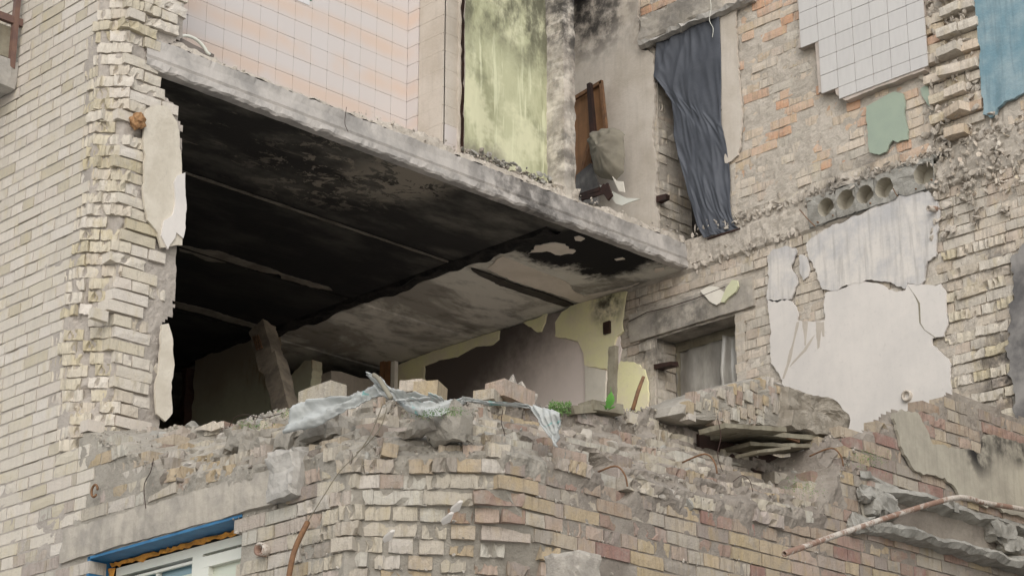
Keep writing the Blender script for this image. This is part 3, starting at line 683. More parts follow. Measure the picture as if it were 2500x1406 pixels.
YELP = crop(1100, 550, .4267, [(780, 440), (860, 420), (940, 395), (1018, 382), (1008, 440), (998, 520), (988, 560), (1000, 612), (962, 640), (945, 700), (925, 832), (780, 806), (775, 735), (740, 672), (670, 650), (614, 640), (612, 560), (650, 500), (700, 465)])
YELL = crop(1100, 550, .4267, [(990, 780), (1060, 790), (1120, 830), (1145, 900), (1140, 1180), (930, 1180), (965, 960), (950, 870)])
BEIG = [(1300, -80), (1562, -80), (1566, 120), (1600, 135), (1603, 235), (1598, 350), (1610, 420), (1605, 470), (1612, 540), (1605, 640), (1300, 640)]
HOL = (1975, 2290)
PB = {k: y2(v) for k, v in dict(GT=GT, GREEN=GREEN, BLUE=BLUE, GREYW=GREYW, STRIP=STRIP, WHITE=WHITE, SOOTP=SOOTP, WSTRIP=WSTRIP, YELP=YELP, BEIG=BEIG).items()}
hx0, hx1 = ony(1978, 530, Y1).x, ony(2285, 400, Y1).x
def yopen(x, z):
    return (W1[0] < x < W1[1] and 3.9 < z < W1[2]) or (W2[0] < x < W2[1] and W2[2] < z < W2[3]) or (hx0 < x < hx1 and 5.80 < z < 6.02)
TOOTH = y2([(2272, -60), (2394, -60), (2400, 120), (2405, 300), (2330, 315), (2300, 330), (2285, 300)])
def yoff(u, z, P):
    n_ = noise.noise(P*4)*.010+noise.noise(P*13)*.008+noise.noise(P*33)*.006
    o = -.010+n_
    if z > 6.03: o += .004
    if -7.83 < u < -7.2: o = -.014+n_*1.6
    if 5.78 < z < 6.06: o = .012+n_*1.8
    if 6.0 < z < 6.12 and u > -9.6: o += .02*noise.noise(P*3)
    return o
def ykeep(u, z): return not yopen(u, z)
sheet('mortar_bed', ybase, yn, rng(-10.98, -6.3, .024), rng(3.0, 8.7, .024), yoff, M['mortar1'], far, ykeep)
sheet('mortar_bed', ybase, yn, rng(-6.3, -5, .1), rng(3.0, 8.7, .1), yoff, M['mortar1'], far, ykeep)
rr = random.Random(3)
for k in range(39, 113):
    z = k*CH+.033
    def pick(u, z, L, k=k):
        x = u; h = L/2+.005
        if yopen(x-h, z) or yopen(x+h, z) or yopen(x, z): return None
        for n_ in ('GREEN', 'BLUE', 'GREYW', 'WHITE', 'BEIG', 'WSTRIP', 'SOOTP', 'STRIP'):
            if inpoly(x, z, PB[n_]) and inpoly(x-h*.8, z, PB[n_]) and inpoly(x+h*.8, z, PB[n_]): return None
        if inpoly(x, z, PB['GT']) and inpoly(x-h, z-.1, PB['GT']): return None
        if x < -10.93 or 5.79 < z < 6.05: return None
        if z < 5.8 and -10.75 < x < -9.44 and 5.30 < z < 5.60: return None
        if -7.80 < x < -7.22:
            if z < 5.8:
                row = (k % 2 == 0) and z < 5.35
                return ('broken' if row and R.random() < .85 else 'worn' if R.random() < .6 else 'clean', 'broken' if row else 'back', (.018 if row else 0)+R.uniform(-.012, .008))
            if z > 6.08: return None
        if z < 5.8: return (R.choice(['worn', 'clean', 'worn']), 'back', R.uniform(-.006, .008))
        if R.random() < .1: return None
        return (R.choice(['worn', 'worn', 'clean']), 'backred' if noise.noise(Vector((x*1.7, z*1.7, 2))) > -.12 else 'back', R.uniform(-.008, .006))
    lay_course(BY if z < 5.8 else BYu, lambda u: (u, Y1), yn, lambda u: Vector((1, 0, 0)), -11, -6.25, z, pick, k, .067)
# toothing left by the lost cross wall, bricks in projecting pairs
k = 0; z = 6.14
while z < 8.4:
    for x, wdt, pr in ((-7.76, .16, .03), (-7.61, .15, .07), (-7.465, .13, .035)):
        if k % 2 == 0:
            if R.random() < .9: BYu.add(Vector((x+wdt/2+R.uniform(-.02, .02), Y1-pr-R.uniform(0, .04), z)), R.gauss(0, .08), wdt+.02, .067, .15, 'worn', R.choice(['ochre', 'backred', 'back']), R.gauss(0, .03), R.gauss(0, .04))
        elif R.random() < .75: BYu.add(Vector((x+wdt/2, Y1-.015+R.uniform(-.02, .015), z)), R.gauss(0, .03), wdt, .067, .15, R.choice(['worn', 'broken']), R.choice(['ochre', 'back']), R.gauss(0, .02), 0)
    z += .079; k += 1
BY.build(300)
lum = []
for i in range(420):
    z = R.uniform(5.4, 8.3); x = R.uniform(-7.85, -7.2 if z < 6.2 else -7.38); s = R.uniform(.02, .07)
    lum.append((Vector((x, Y1-R.uniform(-.01, .04), z)), (s*1.4, s, s*.7), rrot(), 'mortar1'))
for i in range(500):
    x = R.uniform(-10.05, -6.6); z = R.choice([6.06, 6.05, 5.80])+R.gauss(0, .025); s = R.uniform(.015, .05)
    if hx0 < x < hx1 and z < 5.9: continue
    lum.append((Vector((x, Y1-R.uniform(.0, .035), z)), (s*1.8, s, s*.6), rrot(), 'mortar1'))
for i in range(150):
    P = ony(R.uniform(2290, 2520), R.uniform(310, 480), Y1); s = R.uniform(.015, .045); lum.append((P-Vector((0, R.uniform(0, .05), 0)), (s*1.3, s, s*.7), rrot(), R.choice(['mortar1', 'mortar1', 'back', 'back'])))
joined_rocks('rubble_crust', lum, M, far)
for nm, key, mt, th, am in (('plaster_coat', GREYW, 'greyw', .012, .012), ('plaster_coat', STRIP, 'greyw', .010, .012), ('plaster_coat', WHITE, 'limew', .010, .010), ('paint_patch', GREEN, 'greenp', .012, .006), ('paint_patch', GREEN2, 'greenp', .012, .006),
                            ('plaster_coat', BLUE, 'bluep', .022, .008), ('plaster_coat', WSTRIP, 'beigep', .012, .010), ('plaster_coat', BEIG, 'beigep', .020, .010)):
    patch(nm, 'y', Y1, key, th, M[mt], far, amp=am, proud=.010, step=.02)
M['drip'] = flat_mat('brown water stain', (186, 177, 166), (174, 165, 154), 8, .85)
for q in ([(468, 556), (482, 556), (462, 640), (440, 740), (425, 800), (395, 880), (385, 880), (410, 800), (428, 720), (452, 640)], [(500, 556), (530, 556), (526, 620), (520, 690), (512, 690), (508, 630)], [(575, 556), (625, 556), (626, 640), (616, 640), (608, 600), (598, 700), (586, 712), (582, 650)], [(560, 640), (572, 630), (520, 720), (450, 790), (425, 815), (440, 790), (505, 715)]):
    patch('water_stain', 'y', Y1, crop(1750, 550, .4266, q), .001, M['drip'], far, amp=.003, proud=.0205, step=.02)
M['sootp'] = flat_mat('soot blackened plaster', (92, 90, 90), (146, 142, 138), 3.2, .85, .3, .2)
patch('plaster_coat', 'y', Y1, crop(1750, 550, .4266, [(478, 175), (500, 165), (522, 190), (545, 255), (535, 300), (505, 318), (488, 280)]), .008, M['greyw'], far, amp=.008, proud=.012, step=.02)
patch('plaster_coat', 'y', Y1, SOOTP, .012, M['sootp'], far, amp=.03, proud=.012)
M['limew2'] = flat_mat('white plaster remnant', (226, 220, 208), (214, 208, 196), 4, .8, .2)
patch('plaster_coat', 'y', Y1, [(1718, 712), (1740, 702), (1760, 704), (1776, 716), (1770, 740), (1758, 746), (1740, 738), (1728, 726)], .012, M['limew2'], far, amp=.006, proud=.03)
M['palegreen'] = flat_mat('pale green plaster remnant', (206, 206, 176), (196, 196, 164), 4, .8, .2)
patch('plaster_coat', 'y', Y1, [(1768, 740), (1782, 705), (1796, 686), (1808, 688), (1811, 702), (1804, 716), (1786, 730), (1776, 742)], .014, M['palegreen'], far, amp=.003, proud=.03)
# detached tile panel: tiles one by one on a thick mortar backing
for q in ([(2219, 696), (2222, 700), (2240, 725), (2250, 742), (2252, 790), (2262, 806), (2290, 826), (2289, 827), (2261, 808), (2249, 790), (2246, 744), (2239, 727)],):
    patch('crack_strip', 'y', Y1, q, .001, M['oldwood'], far, amp=.0012, proud=.0205, step=.02)  # crack drawn as a thin strip, the gap's shade put into its colour
tp = bpy.data.objects.new('tile_panel', None); link(tp, far); GP = PB['GT']
patch('backing', 'y', Y1, crop(1900, 0, .2845, [(196, -250), (200, 0), (220, 150), (224, 268), (214, 440), (354, 380), (360, 450), (376, 600), (388, 822), (528, 765), (540, 835), (618, 885), (1300, 622), (1268, 0), (1250, -250)]), .062, M['grout'], tp, amp=.004, proud=.0)
gx = [ony(px, 150, Y1-.066).x for px in (1957, 2001.5, 2044, 2087, 2131, 2176, 2222, 2266)]
gz0 = ony(2158, 127, Y1-.066).z
me = bpy.data.meshes.new('tile')
bm = bmesh.new(); bmesh.ops.create_cube(bm, size=1); bmesh.ops.bevel(bm, geom=bm.edges[:], offset=.02, segments=1, affect='EDGES'); bm.to_mesh(me); bm.free(); me.materials.append(M['tilew'])
for i in range(7):
    for j in range(-3, 13):
        za, zb_ = gz0+(j-4)*.147, gz0+(j-3)*.147; xa, xb = gx[i], gx[i+1]; xc, zc = (xa+xb)/2, (za+zb_)/2
        if not inpoly(xc, zc, GP): continue
        if not (inpoly(xa+.02, za+.02, GP) and inpoly(xb-.02, za+.02, GP)):
            if not inpoly(xb-.03, za+.03, GP): za += .05
        o = bpy.data.objects.new('tile', me); link(o, tp)
        o.location = (xc, Y1-.066+R.uniform(-.0012, .0012), (za+zb_)/2); o.scale = (xb-xa-.004, .010, zb_-za-.004); o.rotation_euler = (R.gauss(0, .003), 0, R.gauss(0, .003))
# hollow core slab end showing five round channels
hc = bpy.data.objects.new('slab_end', None); link(hc, far)
cen = [ony(px, py, Y1-.02) for px, py in ((2018, 516), (2066, 494), (2113, 478), (2160, 460), (2257, 421))]
def hollow():
    zb_, zt_ = 5.795, 6.025; xs = [hx0]; xe = []
    for a, b in zip(cen, cen[1:]): xe.append((a.x+b.x)/2)
    xe = [hx0]+xe[:3]+[cen[3].x+.12, hx1]
    vs = []; fs = []
    for i, c in enumerate(cen):
        xa = xe[i]; xb = xe[i+1]; N = 24; r_ = .072+.006*(i % 2)+(.014 if i == 4 else 0); cz = 5.915+.006*math.sin(i*2); cx = c.x
        b0 = len(vs)
        for q in range(N):
            a = (q+.5)*2*math.pi/N; dx, dz = math.cos(a), math.sin(a)
            sc_ = min(((xb-cx) if dx > 0 else (cx-xa))/max(abs(dx), 1e-6), ((zt_-cz) if dz > 0 else (cz-zb_))/max(abs(dz), 1e-6))
            w_ = noise.noise(Vector((i*3, dx*2, dz*2)))*.012
            vs.append((cx+dx*sc_, Y1-.03+w_, cz+dz*sc_)); 
            vs.append((cx+dx*r_*(1+w_*6), Y1-.03+w_*1.5, cz+dz*r_*(1+w_*6)))
            vs.append((cx+dx*r_*(1+w_*3), Y1+.09, cz+dz*r_*(1+w_*3)))
        for q in range(N):
            p_ = b0+3*q; s_ = b0+3*((q+1) % N); fs += [(p_, p_+1, s_+1, s_), (p_+1, p_+2, s_+2, s_+1)]
        fs.append(tuple(b0+3*q+2 for q in range(N)))
    # corners of each cell
    o = mesh('concrete', vs, fs, [M['conc2'], M['concs']], hc)
    o.data.polygons.foreach_set('material_index', [1 if (len(f) > 4 or all(i % 3 for i in f)) else 0 for f in fs])
hollow()
nbox('web', hx0-.01, hx1+.02, Y1-.018, Y1+.01, 5.785, 5.83, M['conc2'], hc, .03, .01, 9); nbox('web', hx0-.02, hx1+.03, Y1-.03, Y1+.03, 6.0, 6.04, M['conc2'], hc, .03, .015, 9)
box('web', hx0, hx1, Y1-.012, Y1+.3, 5.79, 5.80, M['conc2'], hc)
for px, py in ((2035, 527), (2126, 497), (2237, 462), (1997, 543), (2275, 440)):
    P = ony(px, py, Y1-.03); tube('rebar_end', [P+Vector((0, .1, 0)), P+Vector((0, -.012, 0))], .006, M['rust'], hc, 6)
for a, b in (((1952, 512), (1990, 553)), ((2180, 460), (2192, 480))):
    tube('rebar', [ony(a[0], a[1], Y1-.05), ony((a[0]+b[0])/2, (a[1]+b[1])/2+2, Y1-.07), ony(b[0], b[1], Y1-.06)], .004, M['rust'], hc, 5)
P = ony(2280, 512, Y1-.02); tube('pipe_stub', [P+Vector((.0, -.07, -.01)), P+Vector((.03, .03, 0))], .022, M['pipe'], far, 12, True)
# wall niche for the plastered hole
tube('socket_hole', [ony(2211, 965, Y1-.045), ony(2211, 965, Y1-.045)+Vector((0, .05, 0))], .04, M['beigep'], far, 14, True)
# lintel over the filmed window, brick reveals, the opening
nbox('lintel', -10.72, -9.45, Y1-.022, Y1+.25, 5.325, 5.565, M['linteln'], far, .05, .005, 6)
rv = Bricks(far)
for (W, zlo, zhi, dep) in ((W1, 4.0, 5.32, .36), (W2, 6.04, 7.87, .4)):
    k = 0; z = zlo+.03
    while z < zhi-.03:
        for a in ((Y1, Y1+.25), (Y1+.26, Y1+dep)) if k % 2 else ((Y1, Y1+.12), (Y1+.13, Y1+dep)):
            rv.add(Vector((W[0]-.008+R.uniform(-.012, .008), (a[0]+a[1])/2, z)), math.pi/2, a[1]-a[0], .067, .1, R.choice(['worn', 'broken', 'worn']), 'back', R.gauss(0, .02), R.gauss(0, .03))
            rv.add(Vector((W[1]+.008+R.uniform(-.01, .012), (a[0]+a[1])/2, z)), -math.pi/2, a[1]-a[0], .067, .1, R.choice(['worn', 'broken']), 'back', R.gauss(0, .02), R.gauss(0, .03))
        z += CH; k += 1
    box('jamb', W[0]-.1, W[0]-.018, Y1+.0, Y1+dep+.1, zlo, zhi, M['mortar1'], far); box('jamb', W[1]+.018, W[1]+.1, Y1+.0, Y1+dep+.1, zlo, zhi, M['mortar1'], far)
rv.build(140, 'jamb_brick')
box('soffit', -10.6, -9.5, Y1+.25, Y1+.6, 5.30, 5.4, M['oldwood'], far)
fl = thing('filmed_window', 'small wooden window covered in cloudy plastic film, under the sooty lintel', 'window')
box('frame', W1[0]+.0, W1[1]-.0, Y1+.24, Y1+.29, W1[2]-.075, W1[2]-.01, M['oldwood'], fl); box('frame', W1[0], W1[0]+.04, Y1+.24, Y1+.29, 4.0, W1[2]-.077, M['oldwood'], fl)
def cloth(name, top, bot, n, m_, Y, fold, mat, parent=None, fn=None, th=.003):
    vs = []; fs = []
    for i in range(n+1):
        for j in range(m_+1):
            s = i/n; t = j/m_
            P = Vector(top(s))*(1-t)+Vector(bot(s))*t; q = fold(s, t)
            vs.append(P+Vector(q))
    for i in range(n):
        for j in range(m_): a = i*(m_+1)+j; fs.append((a, a+1, a+m_+2, a+m_+1))
    o = mesh(name, vs, fs, mat, parent, True); sm = o.modifiers.new('thickness', 'SOLIDIFY'); sm.thickness = th; return o
def ff(s, t):
    a = math.sin(s*23+t*3)*.008*(1-t*.3)+noise.noise(Vector((s*5, t*7, 3)))*.02
    ridge = -.09*math.exp(-((s-.70+.06*t)/(.02+.05*t))**2)
    return (0, a+ridge, 0)
cloth('film', lambda s: (W1[0]+s*(W1[1]-W1[0]), Y1+.235, W1[2]-.08), lambda s: (W1[0]+s*(W1[1]-W1[0]), Y1+.22, 4.0), 60, 50, 0, ff, M['film'], fl)
# tarpaulin hanging in the upper opening
tl = [(1600, 103), (1640, 85), (1700, 62), (1754, 36)]
def edge(pts, Y, t):
    L = len(pts)-1; i = min(int(t*L), L-1); f = t*L-i; a = pts[i]; b = pts[i+1]; return ony(a[0]+(b[0]-a[0])*f, a[1]+(b[1]-a[1])*f, Y)
def tfold(Lp, Rp, name, Y, fr, amp, mat, label, cat, n=70, m_=110, sd=0):
    vs = []; fs = []
    for j in range(m_+1):
        t = j/m_; a = edge(Lp, Y, t); b = edge(Rp, Y, t)
        for i in range(n+1):
            s = i/n; P = a+(b-a)*s
            y = math.sin(s*fr+t*2.2+sd+1.5*noise.noise(Vector((s*3, t*2, sd))))*amp*.45+abs(noise.noise(Vector((s*4+t*3, t*3, sd))))*amp*2.2+abs(noise.noise(Vector((s*9-t*4, t*9, sd+4))))*amp*1.1
            vs.append(P+Vector((0, y, 0)))
    for j in range(m_):
        for i in range(n): q = j*(n+1)+i; fs.append((q, q+n+1, q+n+2, q+1))
    o = mesh(name, vs, fs, mat, None, True); sm = o.modifiers.new('thickness', 'SOLIDIFY'); sm.thickness = .004
    tag(o, label, cat); return o
tfold([(1601, 104), (1594, 150), (1592, 185), (1618, 215), (1636, 250), (1642, 330), (1658, 400), (1680, 480), (1700, 550), (1716, 580)], [(1754, 34), (1756, 150), (1758, 300), (1766, 340), (1774, 400), (1778, 480), (1784, 530), (1792, 550), (1803, 557)], 'tarpaulin', Y1-.05, 7, .016, M['tarp'], 'torn blue grey tarpaulin hanging down the tall upper doorway', 'tarpaulin')
nbox('door_lintel', -10.52, -9.62, Y1-.06, Y1+.3, 7.875, 8.12, M['linteln'], far, .04, .012, 6)
nbox('slab_lip', -10.5, -9.3, Y1-.10, Y1+.02, 7.83, 7.88, M['conc'], far, .04, .02, 6)
box('back_mass', -16.5, -5, Y1+.42, Y1+.7, -1.6, 9, M['dark'], far)
box('back_mass', -16.5, -5, Y1+.04, Y1+.42, -1.6, 3.9, M['dark'], far)
box('back_mass', -16.5, -10.6, Y1+.04, Y1+.42, 3.9, 9, M['dark'], far)
# smoked interior face of the far wall, yellow plaster left on it
slab2d('smoked_plaster', 'y', Y1, [(-16.5, 3.1), (-10.9, 3.1), (-10.9, 5.0), (-10.82, 5.3), (-10.86, 5.79), (-16.5, 5.79)], .012, M['smoked'], far, proud=.0, amp=.01)
patch('plaster_coat', 'y', Y1, YELP, .014, M['yellowp'], far, amp=.006, proud=.014)
patch('plaster_coat', 'y', Y1, YELL, .014, M['yellowp'], far, amp=.01, proud=.02)
patch('plaster_coat', 'y', Y1, crop(1100, 550, .4267, [(780, 808), (905, 834), (895, 1100), (790, 1100)]), .016, M['limew2'], far, amp=.006, proud=.014)
patch('plaster_coat', 'y', Y1, crop(1100, 550, .4267, [(430, 562), (500, 540), (562, 505), (548, 560), (530, 612), (505, 618), (475, 590)]), .016, M['yellowp'], far, amp=.006, proud=.014)
patch('plaster_coat', 'y', Y1, [(975, 893), (1060, 860), (1130, 838), (1224, 808), (1222, 830), (1208, 843), (1160, 850), (1120, 872), (1080, 880), (1040, 895), (1042, 945), (970, 950)], .016, M['yellowp'], far, amp=.006, proud=.014)
box('socket_box', *(lambda P: (P.x-.03, P.x+.04, Y1-.05, Y1-.025, P.z-.05, P.z+.05))(ony(1489, 803, Y1)), M['darkwood'], far)
o = tube('scorch_cable', [ony(a, b, Y1-.04) for a, b in ((1535, 785), (1580, 762), (1625, 752), (1700, 728), (1770, 700))], .004, M['darkwood'], far, 5)

# ================================================================== CEILING SLABS over the burnt room, upper floor edge
cl = thing('ceiling_slabs', 'soot black precast ceiling slabs with grey patches over the gutted room', 'ceiling')
jx = [X0, -11.3, -12.5, -13.7, -14.9, -16.4]
for a, b in zip(jx, jx[1:]):
    bm = bmesh.new(); bmesh.ops.create_cube(bm, size=1)
    first = a == X0
    xa, xb = b+.02, a-(.02 if not first else .03)
    bmesh.ops.scale(bm, vec=(xb-xa, 12.0-6.75, .22), verts=bm.verts); bmesh.ops.translate(bm, vec=((xa+xb)/2, (12.0+6.75)/2, ZC+.11), verts=bm.verts)
    bmesh.ops.bevel(bm, geom=[e for e in bm.edges if abs(e.verts[0].co.y-e.verts[1].co.y) > 1 and e.verts[0].co.z < ZC+.05], offset=.018, segments=1, affect='EDGES')
    frombm('ceiling_slab', bm, M['ceil'], cl)
box('joint_grout', -16.4, X0-.05, 6.76, 11.99, ZC+.012, ZC+.03, M['ceil'], cl)
# strips of loose grout and plaster along the joints, plaster scar of the lost partition
CPL = flat_mat('ceiling plaster remnant', (216, 206, 194), (202, 192, 178), 4, .9, .2); CPD = flat_mat('smoky plaster remnant', (120, 114, 105), (92, 86, 78), 5, .9, .2)
patch('plaster_patch', 'z', ZC, [(1225, 625), (1262, 640), (1300, 655), (1345, 672), (1390, 692), (1400, 710), (1425, 722), (1470, 712), (1520, 702), (1560, 690), (1500, 718), (1440, 735), (1418, 740), (1370, 722), (1300, 700), (1240, 680), (1190, 655), (1205, 640)], .006, CPL, cl, amp=.01)
patch('plaster_patch', 'z', ZC, [(1285, 618), (1310, 600), (1345, 590), (1378, 596), (1392, 606), (1408, 612), (1398, 618), (1358, 620), (1335, 612), (1310, 614)], .006, CPL, cl, amp=.02)
patch('plaster_patch', 'z', ZC, [(1402, 578), (1415, 575), (1428, 582), (1418, 588), (1405, 586)], .005, CPL, cl, amp=.006)
patch('plaster_patch', 'z', ZC, [(1600, 655), (1620, 652), (1622, 658), (1598, 666)], .005, CPL, cl, amp=.004)
patch('plaster_patch', 'z', ZC, [(1500, 632), (1520, 628), (1526, 632), (1505, 635)], .005, CPL, cl, amp=.003)
patch('plaster_patch', 'z', ZC, [(441, 598), (480, 606), (530, 612), (590, 632), (660, 655), (720, 676), (800, 700), (812, 708), (760, 700), (690, 678), (680, 668), (600, 655), (560, 640), (500, 635), (470, 620), (441, 612)], .006, CPD, cl, amp=.012)
patch('plaster_patch', 'z', ZC, [(425, 735), (500, 752), (560, 772), (630, 792), (660, 800), (640, 805), (560, 785), (480, 762), (425, 748)], .006, CPD, cl, amp=.01)
patch('plaster_patch', 'z', ZC, [(1150, 655), (1190, 668), (1250, 690), (1330, 715), (1400, 742), (1380, 748), (1300, 722), (1230, 698), (1170, 672)], .008, flat_mat('tarry joint strip', (58, 54, 50), (76, 72, 66), 6), cl, amp=.008)
SCAR = flat_mat('charred partition scar', (24, 23, 23), (48, 45, 42), 9, .95, .8)
def scar():
    vs = []; fs = []; xs = rng(-16.3, X0-.15, .04)
    for i, x in enumerate(xs):
        for j, (y, d) in enumerate(((10.47, 0), (10.485, .035), (10.53, .045), (10.58, .04), (10.61, .012), (10.63, 0))):
            e = noise.noise(Vector((x*6, y*20, 1)))
            vs.append((x, y+e*.012, ZC+.002-max(0, d*(.8+.9*e)) if d else ZC+.004))
    for i in range(len(xs)-1):
        for j in range(5): fs.append((i*6+j, i*6+j+1, (i+1)*6+j+1, (i+1)*6+j))
    mesh('partition_scar', vs, fs, SCAR, cl)
scar()
for x in jx[1:4]:
    for e_ in (0,):
        slab2d('joint_ridge', 'z', ZC, [(x-.012, 7.0), (x+.006, 7.0), (x+.004, 10.45), (x-.008, 10.45)], .010, CPD if x > -11.5 else SCAR, cl, amp=.006, step=.06)
# the clean precast edge of the upper floor
ed = thing('floor_slab_edge', 'long pale concrete slab edge running down to the right above the black ceiling', 'concrete slab')
def slab_edge():
    prof = [(-.06, ZC-.004), (.0, ZC-.002), (.012, ZC+.012), (.010, ZC+.055), (-.006, ZC+.066), (-.004, ZC+.072), (.002, ZC+.085), (-.004, ZC+.15), (-.002, ZC+.205), (-.03, ZC+.222), (-.4, ZC+.222)]
    vs = []; fs = []; ys = rng(6.76, 11.93, .03); n = len(prof)
    for y in ys:
        for j, (dx, z) in enumerate(prof):
            p = Vector((X0+dx, y, z)); a = (.018 if j in (1, 2) else .012) if j in (1, 2, 8, 9) else .003
            vs.append(p+noise.noise_vector(p*9)*a+noise.noise_vector(p*31)*a*.5)
    for i in range(len(ys)-1):
        for j in range(n-1): fs.append((i*n+j, (i+1)*n+j, (i+1)*n+j+1, i*n+j+1))
    M['edge'] = flat_mat('pale slab edge concrete', (186, 180, 174), (150, 146, 142), 3.5, .9, .35, .12, [((X0, 9.95, 5.95), .35, .65), ((X0, 10.3, 5.85), .25, .6), ((X0, 10.9, 5.95), .3, .4)])
    mesh('edge_face', vs, fs, M['edge'], ed)
slab_edge()
vs = []; fs = []; ys = rng(6.95, 11.9, .025); hh = []
for y in ys:                                                        # crust of screed and mortar standing on the edge
    h = .03+.035*noise.noise(Vector((y*2, 1, 1)))+.03*noise.noise(Vector((y*9, 4, 1)))+(.06*sstep(8.6, 8.9, y)*sstep(9.5, 9.2, y)+.03*sstep(9.3, 9.6, y))
    if 6.95 < y < 7.35: h += .03
    h = max(.012, h)
    for dx, f in ((-.012, -.1), (-.02, .35), (-.03, .75), (-.07, 1), (-.2, 1.05), (-.5, .9)):
        p = Vector((X0+dx, y, ZC+.215+h*f)); vs.append(p+noise.noise_vector(p*16)*.02)
for i in range(len(ys)-1):
    for j in range(5): fs.append((i*6+j, (i+1)*6+j, (i+1)*6+j+1, i*6+j+1))
mesh('screed_crust', vs, fs, M['mortar1'], ed)
it = []
for i in range(260):
    y = R.uniform(7.3, 11.85); s = R.uniform(.008, .024)*(1 if R.random() < .93 else 2.0); it.append((Vector((X0-R.uniform(-.005, .10), y, ZC+.25+(R.uniform(-.04, .04) if y > 8.5 else R.uniform(-.05, -.015)))), (s, s*1.4, s*.7), rrot(), R.choice(['mortar1', 'mortar1', 'lump'])))
for i in range(160):
    P = onx(R.uniform(1130, 1345), 400, X0-.1); s = R.uniform(.02, .06); it.append((Vector((X0-R.uniform(.02, .16), P.y, ZC+.27+R.uniform(0, .07))), (s, s*1.5, s*.8), rrot(), 'conc2' if i % 3 else 'rubble2'))
joined_rocks('rubble_crust', it, M, ed)

# ================================================================== TILED WALL of the upper bathroom
tw = thing('tiled_wall', 'bathroom wall of peach and white glazed tiles standing above the slab edge', 'tiled wall')
XT, YR = -10.8, 9.55
box('backing', XT-.15, XT-.012, 6.7, YR+.1, 5.9, 9.0, M['grout'], tw)
c0 = onx(996, 77, XT).z; cw, chh = (YR-6.4)/20.4, .147
zr = [c0-chh*k for k in range(-6, 9)]
me2 = me.copy(); me2.materials.clear(); me2.materials.append(M['tile'])
yy = YR-.002; n_t = 0
while yy > 6.9:
    for zt_ in zr:
        if zt_-chh < 5.95: continue
        o = bpy.data.objects.new('tile', me2); link(o, tw); o.location = (XT-.006+R.uniform(-.0008, .0008), yy-cw/2, zt_-chh/2); o.scale = (.012, cw-.002, chh-.002); n_t += 1
        o.rotation_euler = (0, R.gauss(0, .002), R.gauss(0, .002))
    yy -= cw
decor = onx(735, 0, XT)
box('decor_tile', XT, XT+.004, decor.y-cw*.5, decor.y+cw*.5, decor.z-.02, decor.z+.12, flat_mat('white decor tile', (214, 212, 212), (206, 204, 204), 3, .3, .02), tw)
P = onx(758, -2, XT+.006); slab2d('leaf_motif', 'x', XT+.004, [(P.y-.03, P.z+.05), (P.y-.035, P.z+.01), (P.y-.012, P.z-.012), (P.y+.012, P.z-.012), (P.y+.02, P.z+.015), (P.y+.005, P.z+.05)], .001, flat_mat('green motif glaze', (40, 128, 96)), tw, rag=False)
# return wall: one column of tiles, then bare adhesive squares
xr1, xr2 = ony(1020, 200, YR).x, ony(1080, 200, YR).x
box('backing', XT-.01, xr2, YR+.014, YR+.12, 5.9, 9.0, M['beigep'], tw)
for zt_ in zr:
    if zt_-chh < 5.95: continue
    o = bpy.data.objects.new('tile', me2); link(o, tw); o.location = ((XT+xr1)/2, YR+.004, zt_-chh/2); o.scale = (xr1-XT-.002, .012, chh-.0035)
    o = bpy.data.objects.new('adhesive_bed', me); link(o, tw); o.location = ((xr1+xr2)/2+.002, YR+.011, zt_-chh/2); o.scale = (xr2-xr1-.006, .012, chh-.0012)
    o.rotation_euler = (R.gauss(0, .004), 0, 0); o.material_slots[0].link = 'OBJECT'; o.material_slots[0].material = M['beigep']
ye = onx(1118, 350, xr2).y
box('return_face', xr2-.10, xr2, YR+.016, ye, 5.9, 9.0, M['beigep'], tw)
for i, zt_ in enumerate(zr):
    if zt_-chh < 5.95: continue
    o = bpy.data.objects.new('tile' if i > len(zr)-4 else 'adhesive_bed', me); link(o, tw); o.location = (xr2+.004, (YR+ye)/2+.01, zt_-chh/2); o.scale = (.008, ye-YR-.03, chh-.0015)
    o.material_slots[0].link = 'OBJECT'; o.material_slots[0].material = M['tile'] if i > len(zr)-4 else M['beigep']
# ------------------------------------------------------------------ green room
gw = thing('green_wall', 'yellow green limewashed wall streaked with drips and soot in the upper opening', 'painted wall')
yg2 = onx(1347, 440, X0-.3).y
vs = []; fs = []; A_ = rng(ye-.05, 10.75, .05); Z_ = rng(5.95, 9, .06)
for y in A_:
    for z in Z_: p = Vector((-10.29, y, z)); vs.append(p+Vector((noise.noise(p*3)*.012+noise.noise(p*12)*.004, 0, 0)))
for i in range(len(A_)-1):
    for j in range(len(Z_)-1): q = i*len(Z_)+j; fs.append((q, q+len(Z_), q+len(Z_)+1, q+1))
mesh('paint_face', vs, fs, M['greenwall'], gw, True)
box('wall_mass', -10.6, -10.31, ye+.03, 10.75, 5.95, 9, M['beigep'], gw)
fr = thing('burnt_door_frame', 'charred narrow upright frame between tiled return and green wall', 'door frame')
nbox('post', xr2-.02, xr2+.03, ye, ye+.035, 6.02, 9, M['darkwood'], fr, .05, .008, 14); nbox('casing', xr2+.0, xr2+.035, ye-.02, ye-.002, 6.02, 9, M['beigep'], fr, .05, .006, 14)
pl = thing('partition_end', 'ragged white plastered end of a partition between green room and next opening', 'partition wall')
PM = flat_mat('scuffed partition plaster', (206, 198, 186), (178, 168, 156), 6, .85, .4, .1, [((X0, 10.65, 6.4), .3, .7), ((X0, 10.65, 7.0), .3, .6), ((X0, 10.66, 7.5), .35, .9), ((X0, 10.66, 8.0), .35, .9)])
ya, yb = onx(1383, 460, X0).y, onx(1410, 480, X0).y
